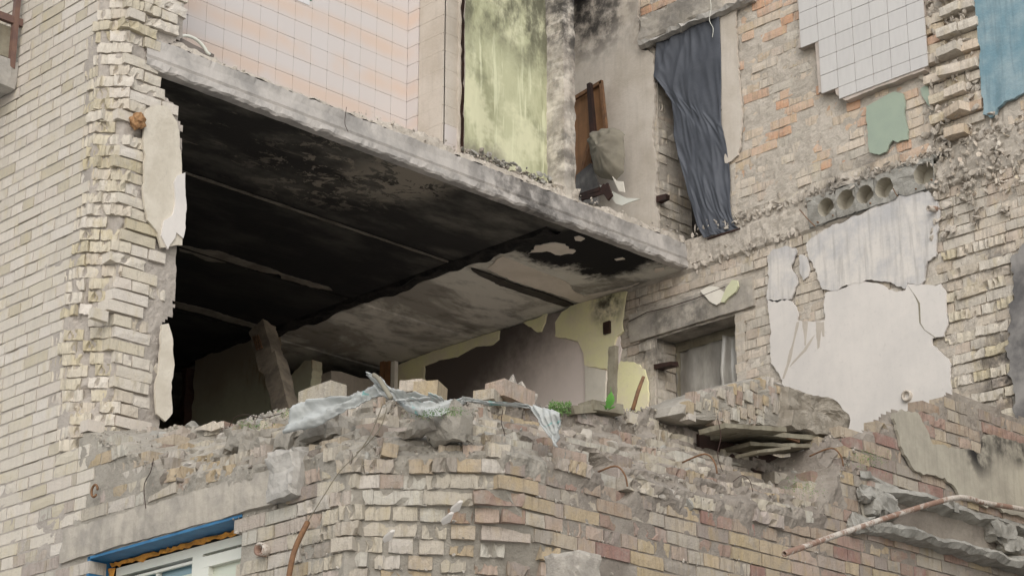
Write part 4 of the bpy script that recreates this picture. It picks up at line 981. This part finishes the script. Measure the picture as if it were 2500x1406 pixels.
def part():
    bm = bmesh.new(); zz = rng(6.0, 9, .03); vs = []; fs = []
    for z in zz:
        e1 = .014*noise.noise(Vector((1, 4, z*9)))+.01*noise.noise(Vector((4, 4, z*25))); e2 = .01*noise.noise(Vector((8, 4, z*12)))
        for x, y in ((-10.34, ya-.012), (X0-.12, ya-.012+e1), (X0-.02, ya+e1), (X0-.008, (ya+yb)/2+e2), (X0-.015, yb+e2), (-10.34, yb)):
            p = Vector((x, y, z)); vs.append(p+noise.noise_vector(p*13)*.007)
    for i in range(len(zz)-1):
        for j in range(5): fs.append((i*6+j, i*6+j+1, (i+1)*6+j+1, (i+1)*6+j))
    mesh('plaster_body', vs, fs, PM, pl)
part()
nbox('plaster_foot', X0-.3, X0-.02, ya-.07, yb+.06, 5.99, 6.13, M['mortar1'], pl, .03, .03, 9)
# unseen upper ceiling slab deep inside, added to shade the upper rooms
box('upper_ceiling', -16, -11.0, 9.7, 12.3, 8.62, 8.84, M['ceil'], far)

# ================================================================== burnt room below the slab
fs_ = box('room_floor', -16.5, -7.8, 7.0, 12.3, 3.0, ZF-.04, M['conc']); fs_['kind'] = 'structure'
bk = thing('room_end_wall', 'soot dark end wall at the very back of the burnt room', 'interior wall')
box('wall_face', -16.7, -16.41, 6.9, 12.35, 3.0, 6.1, flat_mat('sooty end wall', (120, 108, 96), (84, 76, 68), 3, .9, .2), bk)
box('wall_face', -16.4, -10.45, YI-.0, YI+.02, 3.0, 5.79, M['sootp'], bk)
gp = thing('green_partition', 'dirty green partition wall standing inside the burnt room behind the leaning beam', 'partition wall')
P0 = ony(475, 900, 10.5).x; P1_ = ony(640, 830, 10.5).x
slab2d('panel', 'y', 10.5, [(P0, 3.15), (P0, 5.78), (P1_+.12, 5.78), (P1_+.16, 5.5), (P1_+.2, 5.3), (-13.35, 5.28), (-13.1, 5.42), (-12.98, 5.40), (-13.0, 5.1), (-13.02, 3.15)], .10, M['dirtyg'], gp, proud=-.1, amp=.015)
nbox('door_jamb', P0-.09, P0-.01, 10.42, 10.54, 3.15, 5.7, M['darkwood'], gp, .06, .01, 9)
fd = thing('far_room_frame', 'small rusty brown frame at the far end of the corridor ceiling', 'window frame')
for a in (935, 948, 962): P = ony(a, 905, Y1-.4); box('frame_bar', P.x-.02, P.x+.03, Y1-.42, Y1-.38, P.z-.35, P.z+.08, M['wood'] if a < 960 else M['limew2'], fd)
st = thing('corridor_stub_wall', 'low pale stub of wall behind the white sack at the back of the room', 'interior wall')
nbox('stub', -14.2, -13.6, 11.2, 11.88, 3.2, 5.62, M['beigep'], st, .1, .02, 5)
bmx = thing('leaning_concrete_beam', 'charred concrete post leaning against the black ceiling above the rubble', 'beam')
def obeam(name, A, B, w_, d_, mat, parent, amp=.01, side=Vector((1, 0, 0))):
    A, B = Vector(A), Vector(B); ax = (B-A); L = ax.length; ax.normalize(); sx = (side-ax*side.dot(ax)).normalized(); sy = ax.cross(sx)
    o = nbox(name, -w_/2, w_/2, -d_/2, d_/2, -L/2, L/2, mat, parent, .04, amp, 8)
    mt = Matrix((sx, sy, ax)).transposed().to_4x4(); mt.translation = (A+B)/2; o.matrix_world = mt; return o
yb_ = 9.75
M['beamc'] = flat_mat('scorched beam concrete', (150, 138, 122), (110, 100, 90), 6, .95, .8, .2)
A_b, B_b = ony(640, 805, yb_), ony(702, 1020, yb_-.35); mid = (A_b*.58+B_b*.42)
obeam('upper_part', A_b, mid+Vector((0, 0, -.02)), .17, .14, M['beamc'], bmx, .008); obeam('lower_part', mid+Vector((.02, 0, .03)), B_b, .155, .13, M['beamc'], bmx, .006)
for i in range(3): obeam('exposed_rebar', A_b+(mid-A_b)*.25+Vector((-.03+.03*i, -.09, 0)), A_b+(mid-A_b)*.62+Vector((-.02+.03*i, -.095, 0)), .012, .012, M['rust'], bmx, .001)

# ================================================================== loose things
# balcony at the left edge
bal = thing('balcony', 'corner of a concrete balcony with rusty brown railing at the far left of the facade', 'balcony')
bx = ony(48, 150, YF).x
nbox('slab', bx-1.6, bx, YF-1.0, YF+.0, ony(48, 152, YF).z-.20, ony(48, 152, YF).z, M['conc'], bal, .06, .012, 6)
zs_ = ony(48, 152, YF).z
box('infill_board', bx-1.5, bx-.05, YF-.96, YF-.93, zs_+.03, zs_+.33, M['oldwood'], bal)
box('infill_board', bx-.06, bx-.03, YF-.95, YF-.04, zs_+.02, zs_+.24, M['oldwood'], bal)
M['brownp'] = flat_mat('brown railing paint', (104, 82, 76), (120, 94, 82), 12, .6, .2)
box('rail', bx-.035, bx+.0, YF-.97, YF+.0, zs_+.26, zs_+.31, M['brownp'], bal)
for y in (YF-.05, YF-.5, YF-.95): box('post', bx-.03, bx+.005, y-.018, y+.018, zs_-.06, zs_+1.1, M['brownp'], bal)
# orange foam blob on the pillar
P = onx(337, 296, X0+.03); bm = bmesh.new(); bmesh.ops.create_icosphere(bm, subdivisions=3, radius=.045)
for v in bm.verts: v.co += v.co.normalized()*(noise.noise(v.co*38)*.022+noise.noise(v.co*90)*.012); v.co.z *= 1.15
o = frombm('foam_blob', bm, flat_mat('aged brown foam', (166, 130, 94), (128, 94, 64), 40, .9, .8)); o.location = P; tag(o, 'lump of brown orange foam stuck on the broken brick pillar', 'foam lump')
# brick stack left on the slab at the top
bs = thing('brick_remnant', 'ragged little stack of cream bricks perched on the slab beside the tiled wall', 'brick pier')
Bq = Bricks(bs)
for k in range(14):
    z = 6.04+k*CH+.033; y0 = 6.84; y1 = lerp_table([(0, 6.93), (1, 6.99), (2, 6.95), (3, 7.03), (5, 7.03), (6, 6.99), (14, 7.04)], k)[0]
    Bq.add(Vector((X0-.02+R.uniform(-.03, .03), (y0+y1)/2+R.uniform(-.01, .02), z)), math.pi/2+R.gauss(0, .05), y1-y0, .068, .22, R.choice(['worn', 'broken', 'worn']), R.choice(['broken', 'cream']), R.gauss(0, .03), R.gauss(0, .04))
Bq.build(40); box('mortar_core', X0-.2, X0-.045, 6.84, 6.98, 6.03, 7.1, M['mortar'], bs)
# metal angle and hose on the slab by that stack
A_, B_ = onx(438, 122, X0-.03), onx(520, 140, X0-.03)
cnd = tube('cut_hose', spline([onx(a, b, X0-.05) for a, b in ((432, 92), (455, 88), (480, 98), (497, 115), (505, 128), (512, 134))], 6), .011, M['white'], None, 10); tag(cnd, 'white cut off cable conduit curling out beside the tiled wall', 'conduit')
an = obeam('steel_angle', onx(432, 98, X0-.06), onx(520, 142, X0-.06), .045, .02, flat_mat('dusty steel strip', (120, 112, 106)), None, .002, Vector((0, 0, 1))); tag(an, 'dusty metal strip lying on the slab edge under the white conduit', 'metal strip')

# boards, mirror-like panel and grey bag inside the middle opening
YB = Y1-.12
def pboard(name, px, Y, th, mat, parent=None): return slab2d(name, 'y', Y, p2('y', Y, px), th, mat, parent, rag=False)
bd = thing('cupboard_door', 'orange brown wooden door panel leaning in the middle upper opening', 'wooden panel')
pboard('panel', [(1405, 245), (1440, 226), (1445, 300), (1449, 400), (1400, 490)], YB+.04, .02, M['wood'], bd)
pboard('panel', [(1446, 214), (1470, 200), (1484, 340), (1458, 345)], YB+.02, .02, M['wood'], bd)
for px in ([(1405, 237), (1471, 197), (1471, 205), (1405, 246)], [(1466, 203), (1472, 197), (1487, 340), (1480, 340)], [(1405, 480), (1412, 480), (1447, 335), (1441, 335)]): pboard('rail', px, YB-.01, .02, M['rust'], bd)
db = pboard('dark_board', [(1438, 208), (1446, 204), (1463, 390), (1450, 400)], YB-.05, .03, M['darkwood']); tag(db, 'narrow charred board upright against the orange brown panel', 'board')
db = pboard('charred_sheet', [(1405, 495), (1410, 430), (1446, 400), (1464, 450), (1462, 500)], YB-.02, .02, M['sootp']); tag(db, 'charred grey panel standing low behind the grey bag', 'panel')
def bag():
    pts = [(1455, 325), (1480, 318), (1497, 312), (1515, 318), (1524, 328), (1527, 380), (1524, 420), (1505, 443), (1490, 440), (1465, 434), (1453, 380), (1447, 345)]
    q = p2('y', YB-.1, pts); cx = sum(a for a, b in q)/len(q); cz = sum(b for a, b in q)/len(q); q = ragged(q, .02, .003)
    vs = [(cx, YB-.26, cz)]; fs = []; n = len(q); Rg = 9
    for k in range(1, Rg+1):
        t = k/Rg
        for a, b in q:
            x = cx+(a-cx)*t; z_ = cz+(b-cz)*t; p = Vector((x, 0, z_)); d = .15*math.sqrt(max(0, 1-t*t)); cre = noise.noise(p*11)*.03+abs(noise.noise(p*22))*.025
            if z_ > cz+.10: cre += .03*math.sin(x*70+z_*40)
            vs.append((x, YB-.11-d+cre*(1-t*.5), z_))
    for i in range(n): fs.append((0, 1+i, 1+(i+1) % n))
    for k in range(Rg-1):
        for i in range(n): a = 1+k*n; fs.append((a+i, a+n+i, a+n+(i+1) % n, a+(i+1) % n))
    fs.append(tuple(1+(Rg-1)*n+i for i in range(n)))
    o = mesh('cloth_bag', vs, fs, M['sack'], None, True); tag(o, 'crumpled grey cloth bag hanging by the wooden panel in the middle opening', 'bag')
bag()
st_ = thing('splintered_planks', 'heap of dark splintered planks on the slab edge below the grey bag', 'broken planks')
for a, b, w_ in (((1415, 478), (1465, 462), .035), ((1425, 484), (1480, 468), .03), ((1470, 455), (1490, 485), .05), ((1480, 450), (1492, 482), .04), ((1420, 488), (1440, 476), .02)):
    obeam('plank', ony(a[0], a[1], Y1-.5), ony(b[0], b[1], Y1-.5), .02, w_, R.choice([M['darkwood'], M['rust'], M['darkwood']]), st_, .002, Vector((0, 1, 0)))
pc = pboard('torn_sheet', [(1464, 452), (1478, 458), (1500, 470), (1530, 484), (1564, 486), (1540, 494), (1520, 502), (1505, 498), (1490, 478)], Y1-.45, .006, M['white']); tag(pc, 'torn white sheet sticking out over the slab edge below the bag', 'plastic sheet')
pc = pboard('white_scrap', [(1496, 432), (1505, 442), (1522, 444), (1526, 470), (1512, 468)], Y1-.4, .006, M['limew2']); tag(pc, 'small pale upright scrap of sheeting between bag and torn white sheet', 'plastic scrap')
# debris and hanging bits around the tarpaulin foot
A_ = onx(1620, 480, X0-.02)
o = box('charred_brick', X0-.19, X0-.09, 11.64, 11.70, 6.325, 6.375, M['darkwood'], None, .008); 
P = ony(1618, 483, Y1-.03); o.location = P-Vector((X0-.13, 11.65, 6.35)); tag(o, 'charred black brick in the reveal left of the tarpaulin', 'brick')
P = ony(1612, 888, Y1-.03); o2 = box('charred_block', P.x-.09, P.x+.09, Y1-.006, Y1+.1, P.z-.018, P.z+.018, M['darkwood'], None, .012); tag(o2, 'charred black strip of wood set in the brick jamb left of the filmed window', 'wood')
obj_ = tube('tarp_batten', [ony(1728, 584, Y1-.12), ony(1806, 558, Y1-.12)], .009, M['darkwood'], None, 6); tag(obj_, 'thin dark batten along the bottom hem of the tarpaulin', 'batten')
o = tube('hanging_wire', spline([ony(a, b, Y1-.15) for a, b in ((1733, -10), (1736, 20), (1732, 50), (1741, 70), (1739, 92))], 5), .0025, M['white'], None, 5); tag(o, 'thin pale wires dangling in front of the tarpaulin top', 'wire')

# masonry block fallen on the wall, with planks beneath it
blk = thing('fallen_masonry_block', 'large tilted block of fallen brickwork and concrete below the white plaster', 'masonry block')
def block(pts, X, name, mat, depth=.28, amp=.02):
    q = ragged(p2('x', X, pts), .04, .008); n = len(q); cy = sum(a for a, b in q)/n; cz = sum(b for a, b in q)/n; vs = [(X+.03, cy, cz)]; fs = []; Rg = 9
    for k in range(1, Rg+1):
        t = k/Rg
        for a, b in q:
            p = Vector((X, cy+(a-cy)*t, cz+(b-cz)*t)); d = (.03 if t < .99 else 0)+noise.noise(p*6)*amp+noise.noise(p*17)*amp*.8+noise.noise(p*40)*amp*.4
            vs.append((X+d-(.03 if k == Rg else 0), p.y, p.z))
    for i in range(n): fs.append((0, 1+(i+1) % n, 1+i))
    for k in range(Rg-1):
        for i in range(n): a = 1+k*n; fs.append((a+i, a+(i+1) % n, a+n+(i+1) % n, a+n+i))
    a = 1+(Rg-1)*n; b0 = len(vs)
    for i in range(n): v = vs[a+i]; vs.append((X-depth, cy+(v[1]-cy)*.92, cz+(v[2]-cz)*.92+.02))
    for i in range(n): fs.append((a+i, a+(i+1) % n, b0+(i+1) % n, b0+i))
    fs.append(tuple(b0+i for i in range(n)))
    return mesh(name, vs, fs, mat, blk)
XB = X1-.28
block([(1640, 1012), (1650, 990), (1672, 972), (1720, 955), (1760, 943), (1800, 932), (1840, 924), (1872, 926), (1900, 940), (1925, 952), (1925, 1000), (1915, 1050), (1880, 1046), (1800, 1042), (1722, 1036), (1680, 1030)], XB, 'mortar_body', M['rubble'], .3, .012)
M['stonec'] = flat_mat('pitted grey brown concrete', (158, 150, 138), (126, 118, 106), 9, .95, 1.0)
block([(1905, 940), (1930, 950), (1975, 962), (2010, 968), (2045, 990), (2068, 1015), (2080, 1045), (2070, 1062), (2030, 1068), (2000, 1060), (1965, 1055), (1925, 1058), (1908, 1040)], XB+.05, 'concrete_body', M['stonec'], .35, .03)
block([(1925, 1000), (1950, 1002), (2020, 1014), (2030, 1050), (2015, 1068), (1985, 1066), (1960, 1052), (1930, 1052), (1915, 1040)], XB+.09, 'concrete_body', M['stonec'], .2, .012)
Bk = Bricks(blk)
for i in range(12):
    for j in range(5):
        px = 1682+i*20+j*4; py = 976-i*4+j*19
        if py > 1024 or R.random() < .15: continue
        P = onx(px, py, XB+.036)
        dY = R.uniform(0, .01)
        Bk.add(P+Vector((R.uniform(-.006, .016), 0, 0)), math.pi/2, R.uniform(.050, .066), R.uniform(.055, .085), .07, R.choice(['worn', 'broken', 'worn']), R.choice(['creamlow', 'yellow', 'creamlow', 'yellow']), R.gauss(.10, .04), R.gauss(0, .03))
Bk.build(60)
pk = thing('plank_stack', 'weathered grey planks jammed under the fallen masonry block', 'planks')
for a, b, w_, t_, X_ in (((1738, 1046), (1888, 1056), .20, .03, XB+.10), ((1760, 1062), (1960, 1078), .24, .03, XB-.02), ((1790, 1072), (1985, 1068), .2, .02, XB-.06), ((1822, 1108), (1905, 1098), .16, .02, XB+.12), ((1800, 1090), (1950, 1096), .2, .025, XB)):
    obeam('plank', onx(a[0], a[1], X_), onx(b[0], b[1], X_), t_, w_, M['oldwood'], pk, .003, Vector((0, 0, 1)))
mb = box('void_shade_sheet', XB-.12, XB-.1, onx(1740, 1050, XB).y, onx(1990, 1070, XB).y, 3.05, 3.36, M['darkwood'], pk)  # dark sheet standing in for the shade in the gap beneath the block
obeam('splinter', onx(1890, 1055, XB+.08), onx(1950, 1075, XB+.08), .02, .03, M['rust'], pk, .003)

# bricks lying loose on the wall top
XR = X1-.42
def loose(px, py, X, L, H, D, yaw, mat, label, ax='x', tilt=0, kind='worn'):
    P = onx(px, py, X) if ax == 'x' else ony(px, py, X)
    vs, fc = brick_verts(kind, int(px*7+py)); base_ang = math.pi/2 if ax == 'x' else 0
    bm = bmesh.new(); V = [bm.verts.new((v[0]*L, v[1]*D*.5-D/2 if v[1] < .9 else D/2, v[2]*H)) for v in vs]
    for f in fc: bm.faces.new([V[i] for i in f])
    o = frombm('loose_brick', bm, M[mat]); o.matrix_world = Matrix.Translation(P) @ Matrix.Rotation(base_ang+yaw, 4, 'Z') @ Matrix.Rotation(tilt, 4, 'Y'); tag(o, label, 'brick', 'loose bricks on the broken wall top'); return o
loose(787, 966, 6.9, .25, .085, .12, .05, 'creamlow', 'single whole brick lying left of the white sack knot', 'y', -.05, 'clean')
loose(1050, 958, 6.95, .13, .08, .16, .5, 'yellow', 'tan brick half right of the white sack knot', 'y', .05)
loose(1020, 948, 6.95, .14, .06, .14, .2, 'back', 'broken brick piece with mortar, just left of the tan brick half', 'y', .1)
loose(1245, 966, XR, .24, .09, .14, .05, 'yellow', 'large ochre brick piece on the wall top above the hanging sack end', 'x', .08)
loose(1192, 974, XR, .12, .06, .12, .4, 'yellow', 'small ochre brick chip left of the large ochre brick piece', 'x', .12)
for (px, py, s_, X_) in ((1250, 942, .09, XR), (1275, 952, .07, XR), (1222, 948, .05, XR), (1300, 975, .06, XR+.03)):
    P = onx(px, py, X_); o = bpy.data.objects.new('mortar_lump', ROCK[int(px) % 14]); link(o, outer); o.matrix_world = Matrix.Translation(P) @ rrot().to_matrix().to_4x4() @ Matrix.Diagonal((s_*1.6, s_*1.2, s_, 1))
P = ony(1000, 1015, 6.62); o = nbox('concrete_slab_piece', P.x-.10, P.x+.13, 6.80, 6.95, P.z-.10, P.z+.09, M['rubble'], None, .035, .022, 8); tag(o, 'flat faced grey green concrete piece under the middle of the sack', 'concrete piece')
P = ony(1000, 1040, 6.72); nbox('mortar_lump', P.x-.14, P.x+.12, 6.74, 6.85, P.z-.025, P.z+.025, M['lump'], corner, .03, .02, 10)
for (px, py, s_) in ((640, 1110, .2), (720, 1085, .18), (800, 1050, .2), (600, 1080, .16), (880, 1100, .12), (560, 1110, .12), (700, 1130, .14)):
    P = ony(px, py, 6.66); nbox('mortar_lump', P.x-s_*.6, P.x+s_*.6, P.y-.08, P.y+.12, P.z-s_*.4, P.z+s_*.4, M['rubble'], corner, .03, .035, 6)
P = ony(1335, 1375, 6.9)
o = nbox('plaster_daub', P.x-.11, P.x+.11, 6.99, 7.15, P.z-.3, P.z+.07, M['lump'], None, .025, .012, 6); tag(o, 'smooth pale hump of plaster on the brick corner at the bottom', 'plaster lump')
o.matrix_world = Matrix.Translation(o.location) 

# white sack draped along the wall top
sk = thing('white_sack', 'torn white woven sack with teal print draped over the broken wall top', 'sack')
def ribbon(top, bot, Ys, name='sack_cloth', n=46, m_=14, amp=.012, sd=0, mat='ragm'):
    def at(pts, t):
        L = len(pts)-1; i = min(int(t*L), L-1); f = t*L-i; a, b = pts[i], pts[i+1]; return ony(a[0]+(b[0]-a[0])*f, a[1]+(b[1]-a[1])*f, Ys[0]+(Ys[1]-Ys[0])*t)
    vs = []; fs = []
    for i in range(n+1):
        s = i/n; A, B = at(top, s), at(bot, s)
        for j in range(m_+1):
            t = j/m_; P = A+(B-A)*t; q = math.sin(t*9+s*5+sd)*amp+noise.noise(Vector((s*8, t*3, sd)))*amp*1.4+noise.noise(Vector((s*24, t*8, sd)))*amp*1.2+noise.noise(Vector((s*50, t*20, sd)))*amp*.7; vs.append(P+Vector((q*.3, -q-.02, q*.2)))
    for i in range(n):
        for j in range(m_): a = i*(m_+1)+j; fs.append((a, a+1, a+m_+2, a+m_+1))
    o = mesh(name, vs, fs, M[mat], sk, True); sm = o.modifiers.new('thickness', 'SOLIDIFY'); sm.thickness = .004
ribbon([(722, 995), (760, 978), (850, 972), (890, 955), (915, 940)], [(700, 1062), (780, 1040), (830, 1012), (890, 985), (940, 968)], (6.48, 6.55))
ribbon([(905, 915), (920, 912), (935, 920), (950, 935)], [(908, 925), (925, 940), (940, 970), (962, 978)], (6.5, 6.5), 'knot', 16, 8, .02, 2)
ribbon([(925, 930), (960, 945), (1010, 962), (1060, 968), (1085, 972)], [(950, 972), (985, 985), (1020, 982), (1060, 978), (1080, 978)], (6.52, 6.6), 'sack_cloth', 30, 8, .02, 4)
ribbon([(955, 955), (990, 975), (1040, 985), (1090, 978), (1145, 972), (1200, 980), (1300, 992)], [(965, 972), (1000, 1005), (1050, 1018), (1095, 1008), (1140, 982), (1200, 986), (1300, 998)], (6.5, 7.1), 'sack_cloth', 60, 12, .016, 7)
ribbon([(1296, 990), (1325, 992), (1352, 1000), (1376, 1012)], [(1366, 1092), (1362, 1092), (1366, 1088), (1370, 1070)], (7.3, 7.35), 'hanging_end', 20, 22, .014, 9)
gt_ = tube('sack_hem', spline([ony(a, b, 6.44) for a, b in ((912, 915), (925, 925), (938, 945), (955, 972))], 6), .012, M['sack'], sk, 8)

# greenery
wd = thing('weed_tuft', 'small tuft of feathery green weed growing on the wall top beside the hanging sack end', 'weed')
vs = []; fs = []
for i in range(700):
    P = onx(1340+R.uniform(0, 55), 1005-R.uniform(0, 1)**1.5*26+abs(R.gauss(0, 4)), XR+R.uniform(-.05, .05)); d = Vector((R.gauss(0, 1), R.gauss(0, 1), R.gauss(.5, .8))).normalized()*R.uniform(.008, .02); s_ = d.orthogonal().normalized()*.003; b = len(vs)
    vs += [P-s_, P+s_, P+d]; fs.append((b, b+1, b+2))
mesh('foliage', vs, fs, M['weed'], wd)
for i in range(7): P = onx(1345+i*8, 1006, XR); tube('stem', [P, P+Vector((R.gauss(0, .01), R.gauss(0, .02), .06))], .0015, M['weed'], wd, 4)
lf = thing('fern_leaf', 'single bright green serrated leaf upright on the wall top by the wooden post', 'leaf')
for px, py, px2, py2, wd_, k in ((1482, 996, 1489, 945, .035, 1), (1478, 1000, 1462, 985, .01, 2), (1484, 1000, 1500, 990, .01, 3)):
    A, B = onx(px, py, XR+.12), onx(px2, py2, XR+.12); n = 13; vs = []; fs = []
    for i in range(n+1):
        t = i/n; P = A+(B-A)*t+Vector((.015*math.sin(t*3), .0, 0)); w_ = wd_*math.sin(min(1, t*1.15+.12)*math.pi)*(1 if i % 2 else .78)+.001; vs += [P+Vector((.004, -w_, 0)), P, P+Vector((.004, w_, 0))]
    for i in range(n): q = 3*i; fs += [(q, q+1, q+4, q+3), (q+1, q+2, q+5, q+4)]
    mesh('blade', vs, fs, M['greenl'], lf, True)
for i, (px, py) in enumerate(((1035, 1010), (720, 1010), (610, 1040), (2120, 1120), (1960, 1190), (1100, 1005))):
    ms = []; vs = []; fs = []
    for j in range(220):
        P = (ony(px+R.gauss(0, 22), py+R.gauss(0, 6), 6.66) if px < 1300 else onx(px+R.gauss(0, 25), py+R.gauss(0, 12), X1+.02)); s_ = R.uniform(.003, .008); b = len(vs); d = Vector((R.gauss(0, 1), R.gauss(0, 1), R.gauss(0, 1))).normalized()*s_; e_ = d.orthogonal().normalized()*s_; vs += [P, P+d, P+e_]; fs.append((b, b+1, b+2))
    o = mesh('moss', vs, fs, M['weed']); o['kind'] = 'stuff'; o['label'] = 'thin green moss on the rubble'; 

# pieces standing on the wall top
po = obeam('wooden_post', ony(1498, 845, Y1-.6), ony(1492, 1005, Y1-.6), .075, .04, M['oldwood'], None, .003); tag(po, 'grey upright batten leaning in front of the yellow plaster', 'wooden post')
po = tube('stick', [onx(1571, 920, XR), onx(1558, 955, XR), onx(1545, 1000, XR)], [.010, .012, .012], M['rust'], None, 7); tag(po, 'slim brown broken stick standing on the wall top under the yellow plaster', 'stick')
po = obeam('grey_board', onx(1385, 1004, XR), onx(1440, 1000, XR), .05, .10, M['oldwood'], None, .003, Vector((0, 0, 1))); tag(po, 'thin grey board end lying under the green leaf', 'board')
po = obeam('board_offcut', onx(1430, 992, XR), onx(1505, 1004, XR), .06, .12, M['oldwood'], None, .003, Vector((0, 0, 1))); tag(po, 'weathered board offcut lying right of the thin grey board', 'board')
po = slab2d('roofing_scrap', 'y', 6.9, p2('y', 6.9, [(478, 1048), (510, 1035), (525, 1028), (530, 1034), (545, 1028), (546, 1045), (520, 1052), (490, 1050)]), .012, M['back'], None, amp=.004); tag(po, 'thin pinkish plaster shard lying at the left end of the wall top', 'plaster shard')
for px, py, X_, ax, lb in ((458, 1133, 6.46, 'y', 'white plaster chip on the ledge above the lintel'), (1902, 938, XB+.1, 'x', 'white plaster flake on top of the fallen masonry block')):
    P = (ony if ax == 'y' else onx)(px, py, X_); o = bpy.data.objects.new('plaster_chip', ROCK[3].copy()); link(o); o.data.materials.clear(); o.data.materials.append(M['limew']); o.matrix_world = Matrix.Translation(P) @ Matrix.Diagonal((.07 if ax == 'y' else .03, .05 if ax == 'y' else .14, .03, 1)); tag(o, lb, 'plaster chip')
for px, py, lb in ((1115, 1237, 'upper of two white chips lodged in the broken corner bricks'), (1093, 1265, 'lower of two white chips lodged in the broken corner bricks'), (950, 1308, 'grey flat chip lodged in the lower broken corner')):
    P = ony(px, py, 6.62); o = bpy.data.objects.new('plaster_chip', ROCK[5].copy()); link(o); o.data.materials.clear(); o.data.materials.append(M['limew']); o.matrix_world = Matrix.Translation(P) @ Matrix.Rotation(-.6, 4, 'Y') @ Matrix.Diagonal((.10, .05, .05, 1)); tag(o, lb, 'plaster chip')

# pipes, rods and wires
bp = tube('bent_pipe', spline([onx(1915, 1351, X1+.42), onx(2050, 1303, X1+.36), onx(2200, 1252, X1+.28), onx(2320, 1217, X1+.2), onx(2365, 1216, X1+.18), onx(2400, 1226, X1+.16), onx(2500, 1243, X1+.1), onx(2600, 1262, X1+.02)], 8), .0165, M['pipe'], None, 14, True); tag(bp, 'long bent white and rusty pipe jutting out over the lower right wall', 'pipe')
rp = tube('rusty_rod', spline([ony(703, 1420, 6.36), ony(712, 1370, 6.37), ony(722, 1335, 6.39), ony(738, 1300, 6.41), ony(752, 1272, 6.44)], 6), [.014]*24+[.009], M['rust'], None, 9); tag(rp, 'rusty orange brown rod rising along the lower brick corner', 'rod')
for pts, Y_, lb in (([(752, 1272), (790, 1210), (830, 1150), (870, 1110), (905, 1060), (935, 985)], 6.42, 'thin grey wire climbing from the rusty rod to the sack'), ([(375, 1118), (368, 1150), (352, 1185), (356, 1240)], 6.44, 'thin dark wire hanging over bricks left above the lintel'), ([(870, 1105), (900, 1080), (930, 1040), (945, 995)], 6.4, 'second wire looping beside the grey wire under the sack')):
    o = tube('wire', spline([ony(a, b, Y_) for a, b in pts], 6), .0025, M['darkwood'] if 'dark' in lb else M['oldwood'], None, 5); tag(o, lb, 'wire')
for px, py, r_, lb in ((640, 1342, .035, 'short cut pipe stub with rusty rim in the bricks right of the window'),):
    P = ony(px, py, YF-.02); o = tube('pipe_stub', [P+Vector((.01, -.03, 0)), P+Vector((0, .04, 0))], r_, M['pipe'], None, 14, True); tag(o, lb, 'pipe stub')
P = ony(238, 1199, YF-.01); o = tube('iron_anchor', [P+Vector((math.cos(a)*.03, -.02, math.sin(a)*.035)) for a in [x*.55 for x in range(11)]], .007, M['rust'], None, 6); tag(o, 'small rusty curled iron anchor in the facade above the lintel', 'iron anchor')
for i, (pts, ax, v, lb) in enumerate((([(1228, 1000), (1224, 1030), (1232, 1060), (1226, 1085)], 'x', X1-.2, 'short loose wire dangling below the sack, left of the hanging end'), ([(1752, 1020), (1760, 1065), (1752, 1110), (1764, 1150)], 'x', X1-.1, 'thin wire hanging out below the plank stack'), ([(560, 1042), (572, 1020), (600, 1012), (640, 1020), (690, 1008)], 'y', 6.6, 'dark wire lying along the wall top left of the sack'), ([(1790, 1175), (1812, 1160), (1830, 1172), (1838, 1200)], 'x', X1+.03, 'short hooked wire in the rubble below the plank stack'), ([(846, 262), (842, 300), (850, 322)], 'x', X0+.03, 'short thread hanging from the slab edge crust'))):
    o = tube('wire', spline([on(ax, v, a, b) for a, b in pts], 6), .0022, M['darkwood'], None, 5); tag(o, lb, 'wire')
for i, (px, py) in enumerate(((1700, 1120), (2010, 1105), (1480, 1150))):
    P = onx(px, py, X1+.02); o = tube('rebar', spline([P+Vector((-.1, 0, 0)), P+Vector((.05, .01, .02)), P+Vector((.1, .03, -.03)), P+Vector((.1, .05, -.09))], 5), .005, M['rust'], None, 6)
    tag(o, ('bent rusty rebar sticking out of the slope under the fallen masonry block', 'bent rusty rebar beside the right end of the plank stack', 'bent rusty rebar at the dark hole in the broken corner')[i], 'rebar')
for o in bpy.data.objects:
    if o.parent is None and 'category' in o.keys() and 'kind' not in o.keys(): o['kind'] = 'thing'
